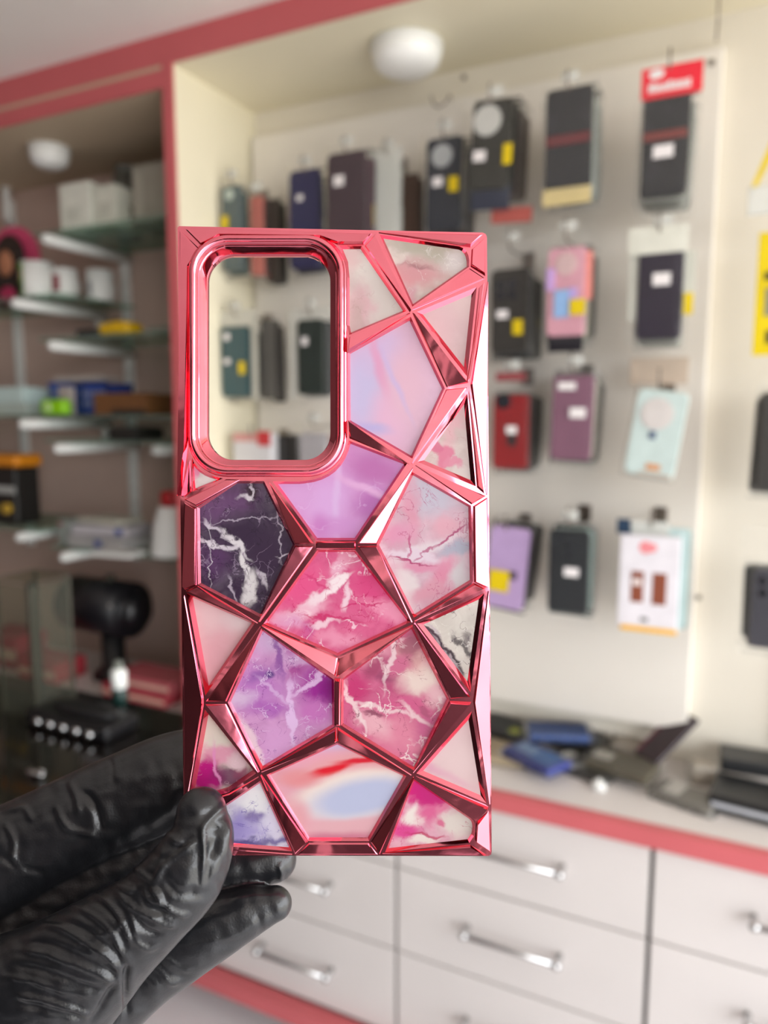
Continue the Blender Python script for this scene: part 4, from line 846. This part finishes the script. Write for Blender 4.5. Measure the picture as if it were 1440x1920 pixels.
 'P15': ('plain pale pink marble', '#dbbcbf', [(830, 1450, 50, 8, 24, '#d38fae', .8, .8), (890, 1400, 14, 80, 0, '#d2b4b6', .9), (860, 1420, 40, 40, 0, '#dec3c4', .9)], None),
 'P16': ('magenta and white marble', '#dfa6b8', [(785, 1485, 60, 18, 22, '#c81e78', .5), (800, 1498, 34, 14, 20, '#c42078', .6), (775, 1535, 18, 22, 0, '#e6dcd6', .4), (860, 1545, 36, 26, 0, '#d9cdc6', .6), (805, 1530, 22, 18, -20, '#d6528c', .6, .85), (755, 1560, 34, 16, 10, '#d44a8e', .6), (745, 1530, 12, 22, 20, '#d65a94', .7, .7), (790, 1578, 30, 8, 0, '#e2d4ce', .5), (830, 1520, 14, 8, -30, '#dc7c9e', .7), (800, 1570, 36, 3, 8, '#b8305c', .5, .8), (828, 1548, 8, 8, 0, '#d0487e', .6, .8)], [('#b82a68', .010, .036, .6)]),
 'P17': ('agate banded marble, blue heart and red band', '#dba0ae', [(640, 1398, 70, 30, 0, '#cbb4d2', .5), (600, 1424, 60, 12, -12, '#dfa4ba', .8), (670, 1440, 110, 34, -8, '#e0a0a6', .4), (612, 1447, 56, 9, -18, '#d81e30', .5), (680, 1428, 46, 5, -2, '#d62438', .6), (672, 1492, 120, 46, -8, '#e6d6d0', .25), (680, 1498, 96, 34, -10, '#b7bcd8', .4), (560, 1462, 36, 16, 0, '#dd8f94', .6, .9), (680, 1556, 120, 18, 0, '#dcaab2', .4), (640, 1574, 90, 10, 0, '#c87c92', .8), (555, 1530, 24, 24, 0, '#dba2aa', .7)], None),
 'P18': ('cream marble fading to magenta', '#d6ccc2', [(400, 1400, 50, 40, 0, '#d6cbc0', .6), (410, 1420, 44, 18, 0, '#d890aa', .5, .9), (385, 1460, 30, 34, 0, '#b8207c', .4), (432, 1462, 36, 22, 0, '#6a2e54', .5, .9), (400, 1440, 4, 40, -8, '#dc8cbc', .6, .9), (455, 1450, 18, 14, 0, '#8e4460', .6, .8), (445, 1430, 18, 12, -20, '#d8b9c0', .6)], [('#e2bccb', .014, .04, .7)]),
 'P19': ('white marble with violet clouds', '#cfc8da', [(480, 1500, 30, 30, 0, '#dcd8dc', .6), (470, 1535, 18, 12, 0, '#6f5a98', .6, .85), (455, 1560, 40, 18, 0, '#a294c6', .7), (520, 1575, 30, 6, 0, '#5a4a8c', .7, .8), (445, 1545, 14, 26, 0, '#9384bc', .7, .85), (510, 1540, 20, 26, 0, '#d0c8dc', .7), (450, 1580, 60, 7, 0, '#4e4080', .7, .9)], [('#7566a8', .012, .036, .8)]),
}
for i, (key, (lab, base_c, blobs, vein)) in enumerate(PANELS.items()):
    P = offset(OPEN[key], 3.0)
    soft = key in ('P3', 'P4', 'P7', 'P11', 'P15', 'P17')
    mt_ = marble('marble_'+lab.replace(' ', '_').replace(',', ''), base_c, blobs, warp=4 if key == 'P17' else (8 if soft else 13), wscale=.012 if key == 'P17' else (.015 if soft else .032), vein=vein, seed=i, mottle=.04 if soft else .10)
    bm = bmesh.new()
    zt = -2.0 if key in ('P11', 'P18') else -.85
    t1 = [bm.verts.new(L(x, y, zt)) for x, y in P]; t2 = [bm.verts.new(L(x, y, zt-.95)) for x, y in P]
    for k in range(len(P)): bm.faces.new((t1[k], t1[(k+1) % len(P)], t2[(k+1) % len(P)], t2[k]))
    bm.faces.new(t1); bm.faces.new(t2[::-1])
    o = in_case(obj('marble_panel', bm, mt_)); o['label'] = lab+' panel'
# ------------------------------------------------------------------ gloved hand
def H3(px, py, d): return CAM + ray(px, py)*d
def catmull(P, n=8):
    P = [np.array(p, float) for p in P]; Q = [2*P[0]-P[1]]+P+[2*P[-1]-P[-2]]; out = []
    for i in range(1, len(Q)-2):
        for k in range(n):
            t = k/n; a, b_, c, d = Q[i-1], Q[i], Q[i+1], Q[i+2]
            out.append(.5*((2*b_)+(-a+c)*t+(2*a-5*b_+4*c-d)*t*t+(-a+3*b_-3*c+d)*t**3))
    out.append(Q[-2]); return out
def limb(bm, keys, flat=.85):
    """keys: px, py, depth m, radius px ; swept rounded tube; flat squashes it along the line of sight"""
    S_ = catmull(keys, 8)
    pts = [H3(s[0], s[1], s[2]) for s in S_]; rad = [s[3]/FPX*s[2] for s in S_]
    # rounded ends
    ns = 28; rings = []
    def ringat(c, tan, r):
        side = tan.cross(Fv).normalized(); up = side.cross(tan).normalized()
        return [bm.verts.new(c+side*(math.cos(2*PI*i/ns)*r)+up*(math.sin(2*PI*i/ns)*r*flat)) for i in range(ns)]
    tans = [(pts[min(i+1, len(pts)-1)]-pts[max(i-1, 0)]).normalized() for i in range(len(pts))]
    for end in (0,):
        for k in range(6):
            a = (1-k/6)*PI/2; rings.append(ringat(pts[0]-tans[0]*rad[0]*math.sin(a), tans[0], rad[0]*max(.04, math.cos(a))))
    for p, t, r in zip(pts, tans, rad): rings.append(ringat(p, t, r))
    for k in range(1, 7):
        a = k/6*PI/2; rings.append(ringat(pts[-1]+tans[-1]*rad[-1]*math.sin(a), tans[-1], rad[-1]*max(.04, math.cos(a))))
    for a, b_ in zip(rings, rings[1:]):
        for i in range(ns): bm.faces.new((a[i], a[(i+1) % ns], b_[(i+1) % ns], b_[i]))
    bm.faces.new(rings[0][::-1]); bm.faces.new(rings[-1])
bm = bmesh.new()
# thumb in front of the case (tip first)
limb(bm, [(378, 1524, .1900, 48), (377, 1572, .1890, 63), (345, 1640, .1885, 76), (283, 1706, .190, 80), (205, 1768, .193, 98), (110, 1846, .197, 128), (-10, 1930, .203, 165), (-140, 2020, .21, 190)], .72)
# index finger along the back of the case
limb(bm, [(440, 1440, .2215, 58), (350, 1452, .2225, 84), (230, 1506, .2235, 92), (100, 1572, .2245, 98), (-20, 1640, .226, 112), (-160, 1720, .228, 125)], .80)
# middle finger under the case, tip showing below the lower edge
limb(bm, [(514, 1612, .2200, 42), (450, 1624, .2205, 50), (370, 1650, .2215, 54), (270, 1704, .223, 62), (130, 1790, .224, 80), (-40, 1880, .226, 110)], .85)
# ring finger, lowest
limb(bm, [(515, 1694, .2110, 33), (470, 1708, .2115, 46), (405, 1738, .212, 58), (330, 1786, .2125, 62), (262, 1838, .213, 62), (180, 1900, .214, 80), (60, 1990, .216, 120)], .85)
# palm
limb(bm, [(330, 1570, .2225, 50), (210, 1640, .2235, 78), (80, 1740, .224, 100), (-60, 1830, .225, 120)], .75)
limb(bm, [(120, 1870, .214, 130), (0, 1900, .216, 170), (-130, 1900, .219, 190)], .62)
me = bpy.data.meshes.new('hand_src'); bmesh.ops.recalc_face_normals(bm, faces=bm.faces); bm.to_mesh(me); bm.free()
tmp = bpy.data.objects.new('tmp', me); COL.objects.link(tmp)
rm = tmp.modifiers.new('r', 'REMESH'); rm.mode = 'VOXEL'; rm.voxel_size = .00062
sm = tmp.modifiers.new('s', 'SMOOTH'); sm.factor = .5; sm.iterations = 7
bpy.context.view_layer.update(); dg = bpy.context.evaluated_depsgraph_get()
hm = bpy.data.meshes.new_from_object(tmp.evaluated_get(dg)); bpy.data.objects.remove(tmp)
# wrinkles of the glove: each fold is a line; (points px), ridge height mm (negative = crease), half width px, layer
def fold(pts, h, w, near=True): FOLDS.append((pts, h, w, near))
FOLDS = []
def z1(*p): return [(x/2.3226, 1300+y/2.3226) for x, y in p]      # coordinates read off an enlarged crop
# thumb tip: broad ridge down the lit side, hollows beside it
fold(z1((985, 480), (930, 530), (885, 590), (890, 680), (885, 760), (880, 860)), .75, 6)
fold(z1((940, 560), (935, 640), (915, 720)), -.9, 13)
fold(z1((1000, 540), (985, 640), (940, 760), (890, 860)), .5, 9)
fold(z1((860, 640), (800, 680), (745, 720), (700, 770), (665, 830)), .8, 6)
fold(z1((700, 790), (760, 860), (820, 870), (860, 850)), -.7, 11)
fold(z1((665, 830), (690, 890), (770, 960), (830, 960)), .7, 6)
fold(z1((700, 740), (760, 700), (840, 620)), -.6, 9)
fold(z1((720, 600), (760, 640), (800, 660)), .45, 6)
fold(z1((530, 660), (560, 720), (620, 790), (680, 830)), .6, 6)
fold(z1((600, 640), (660, 690), (700, 720)), -.4, 8)
fold(z1((660, 560), (720, 570), (790, 560)), .35, 6)
fold(z1((620, 860), (650, 890), (700, 915), (690, 870), (650, 850)), .7, 5)
fold(z1((480, 770), (500, 820), (560, 860), (590, 850)), .75, 5)
fold(z1((460, 700), (490, 760), (540, 800), (600, 830)), -.6, 7)
fold(z1((560, 900), (590, 940), (640, 960), (700, 990)), .75, 5)
fold(z1((560, 930), (600, 1000), (650, 1040), (720, 1050)), -.7, 6)
fold(z1((640, 950), (720, 1010), (770, 1010)), .55, 5)
fold(z1((600, 850), (640, 930), (720, 960), (800, 980)), -.55, 6)
fold(z1((430, 800), (520, 870), (580, 980), (600, 1100)), .5, 6)
fold(z1((300, 880), (400, 870), (480, 920), (540, 1010), (580, 1110)), .6, 5.5)
fold(z1((330, 900), (420, 910), (500, 990), (545, 1100)), -.5, 6)
fold(z1((220, 920), (330, 930), (450, 1000), (510, 1090), (540, 1150)), .55, 5.5)
fold(z1((180, 990), (280, 990), (400, 1050), (500, 1130), (545, 1180)), -.5, 6)
fold(z1((140, 1010), (260, 1020), (380, 1090), (480, 1160), (530, 1220)), .6, 6)
fold(z1((60, 1090), (200, 1090), (340, 1140), (460, 1200), (510, 1240)), -.5, 7)
fold(z1((40, 1110), (180, 1130), (320, 1180), (440, 1230), (500, 1255)), .55, 6)
fold(z1((40, 1180), (160, 1200), (280, 1240), (400, 1280), (480, 1290)), -.5, 7)
fold(z1((0, 1230), (140, 1250), (260, 1290), (420, 1320)), .5, 6)
fold(z1((60, 1310), (200, 1340), (300, 1370), (400, 1400)), .6, 6)
fold(z1((50, 1340), (180, 1375), (300, 1400), (380, 1420)), -.5, 7)
fold(z1((560, 1180), (545, 1230), (548, 1320), (560, 1440)), -1.1, 7)
fold(z1((515, 1255), (470, 1310), (430, 1380), (380, 1440)), -.8, 7)
fold(z1((460, 960), (560, 1060), (640, 1110), (700, 1090)), .4, 6)
fold(z1((400, 1060), (500, 1030), (560, 960)), .35, 6)
fold(z1((300, 1130), (360, 1080), (420, 1060)), .25, 5)
# index finger behind
fold(z1((20, 560), (60, 640), (60, 720), (110, 780)), .7, 7, False)
fold(z1((0, 520), (80, 500), (110, 500), (140, 560)), .5, 6, False)
fold(z1((240, 480), (280, 570), (330, 600), (420, 620)), .6, 7, False)
fold(z1((350, 420), (400, 470), (430, 540), (440, 600)), -.7, 8, False)
fold(z1((300, 380), (330, 450), (350, 540)), .6, 7, False)
fold(z1((160, 420), (220, 400), (280, 380)), .4, 7, False)
fold(z1((470, 270), (490, 330), (490, 400)), -.25, 5, False)
fold(z1((-20, 700), (100, 760), (200, 780)), -.5, 8, False)
# ring finger
fold(z1((610, 1180), (680, 1200), (740, 1260), (790, 1255)), .5, 5, False)
fold(z1((620, 1150), (700, 1180), (760, 1230), (830, 1230)), -.4, 5, False)
fold(z1((640, 1130), (720, 1150), (790, 1200), (850, 1200)), .45, 5, False)
fold(z1((590, 1220), (660, 1250), (700, 1300)), .45, 6, False)
fold(z1((720, 1100), (860, 1090), (1000, 1060), (1120, 1000)), .4, 7, False)
fold(z1((1000, 900), (1100, 880), (1200, 880)), .3, 6, False)
fold(z1((1120, 960), (1140, 1040), (1130, 1080)), -.4, 7, False)
fold(z1((1215, 740), (1225, 790), (1220, 830)), .5, 5, False)
nv = len(hm.vertices); co = np.empty(nv*3, np.float32); hm.vertices.foreach_get('co', co); co = co.reshape(-1, 3).astype(float)
no = np.empty(nv*3, np.float32)
hm.vertices.foreach_get('normal', no); no = no.reshape(-1, 3).astype(float)
rel = co-np.array(CAM); dep = rel@np.array(Fv); X = 720+FPX*(rel@np.array(Rv))/dep; Y = 960-FPX*(rel@np.array(Uv))/dep
face = -(no*rel).sum(1)/np.linalg.norm(rel, axis=1)
wgt = np.clip(face*2.2+.1, 0, 1); disp = np.zeros(nv)
isnear = 1/(1+np.exp((dep-.2045)/.0012))
# left of the palm the two layers meet: let the near folds run on there
for pts, h, w, near in FOLDS:
    sp = catmull(pts, 4); d = np.full(nv, 1e9); x0 = min(p[0] for p in sp)-4*w; x1 = max(p[0] for p in sp)+4*w; y0 = min(p[1] for p in sp)-4*w; y1 = max(p[1] for p in sp)+4*w
    idx = np.where((X > x0) & (X < x1) & (Y > y0) & (Y < y1) & (face > -.05))[0]
    if not len(idx): continue
    dd = np.full(len(idx), 1e9); tt = np.zeros(len(idx)); n_ = len(sp)-1
    for k in range(n_):
        a, b_ = sp[k], sp[k+1]; ab = b_-a; L2 = ab@ab+1e-9
        u = np.clip(((X[idx]-a[0])*ab[0]+(Y[idx]-a[1])*ab[1])/L2, 0, 1)
        q = np.hypot(X[idx]-a[0]-u*ab[0], Y[idx]-a[1]-u*ab[1]); better = q < dd
        dd[better] = q[better]; tt[better] = (k+u[better])/n_
    prof = np.exp(-(dd/w)**2)-.35*np.exp(-(dd/(2.2*w))**2)
    endf = np.clip(np.minimum(tt, 1-tt)*5, 0, 1)**.7
    side = isnear[idx] if near else 1-isnear[idx]
    disp[idx] += 1.35*h*prof*endf*side*wgt[idx]
# fine, irregular cling of the glove
def wave(fx, fy, ph): return np.sin(X*fx+Y*fy+ph+1.5*np.sin(X*fy*.7-Y*fx*.9+ph*2))
disp += .10*wave(.05, .07, .4)*wgt + .07*wave(.11, .06, 1.7)*wgt + .05*wave(-.09, .13, 2.9)*wgt
co += no*(disp*.001)[:, None]
hm.vertices.foreach_set('co', co.astype(np.float32).ravel()); hm.update()
for p in hm.polygons: p.use_smooth = True
m, n, l, b = nt('black_nitrile'); 
tc = N(n, 'ShaderNodeTexCoord'); nz = N(n, 'ShaderNodeTexNoise'); nz.inputs['Scale'].default_value = 60; nz.inputs['Detail'].default_value = 4; l.new(tc.outputs['Object'], nz.inputs[0])
cr = N(n, 'ShaderNodeValToRGB'); cr.color_ramp.elements[0].color = (.006, .0065, .008, 1); cr.color_ramp.elements[1].color = (.013, .0135, .016, 1); l.new(nz.outputs['Fac'], cr.inputs[0]); l.new(cr.outputs[0], b.inputs['Base Color'])
b.inputs['Roughness'].default_value = .29; b.inputs['Specular IOR Level'].default_value = .6
n2 = N(n, 'ShaderNodeTexNoise'); n2.inputs['Scale'].default_value = 1600; n2.inputs['Detail'].default_value = 2; l.new(tc.outputs['Object'], n2.inputs[0])
bp = N(n, 'ShaderNodeBump'); bp.inputs['Strength'].default_value = .25; bp.inputs['Distance'].default_value = .0002; l.new(n2.outputs['Fac'], bp.inputs['Height']); l.new(bp.outputs[0], b.inputs['Normal'])
hm.materials.clear(); hm.materials.append(m)
hand = bpy.data.objects.new('gloved_hand', hm); COL.objects.link(hand)
tag(hand, 'hand in a wrinkled black rubber glove gripping the lower left corner of the pink case', 'hand')
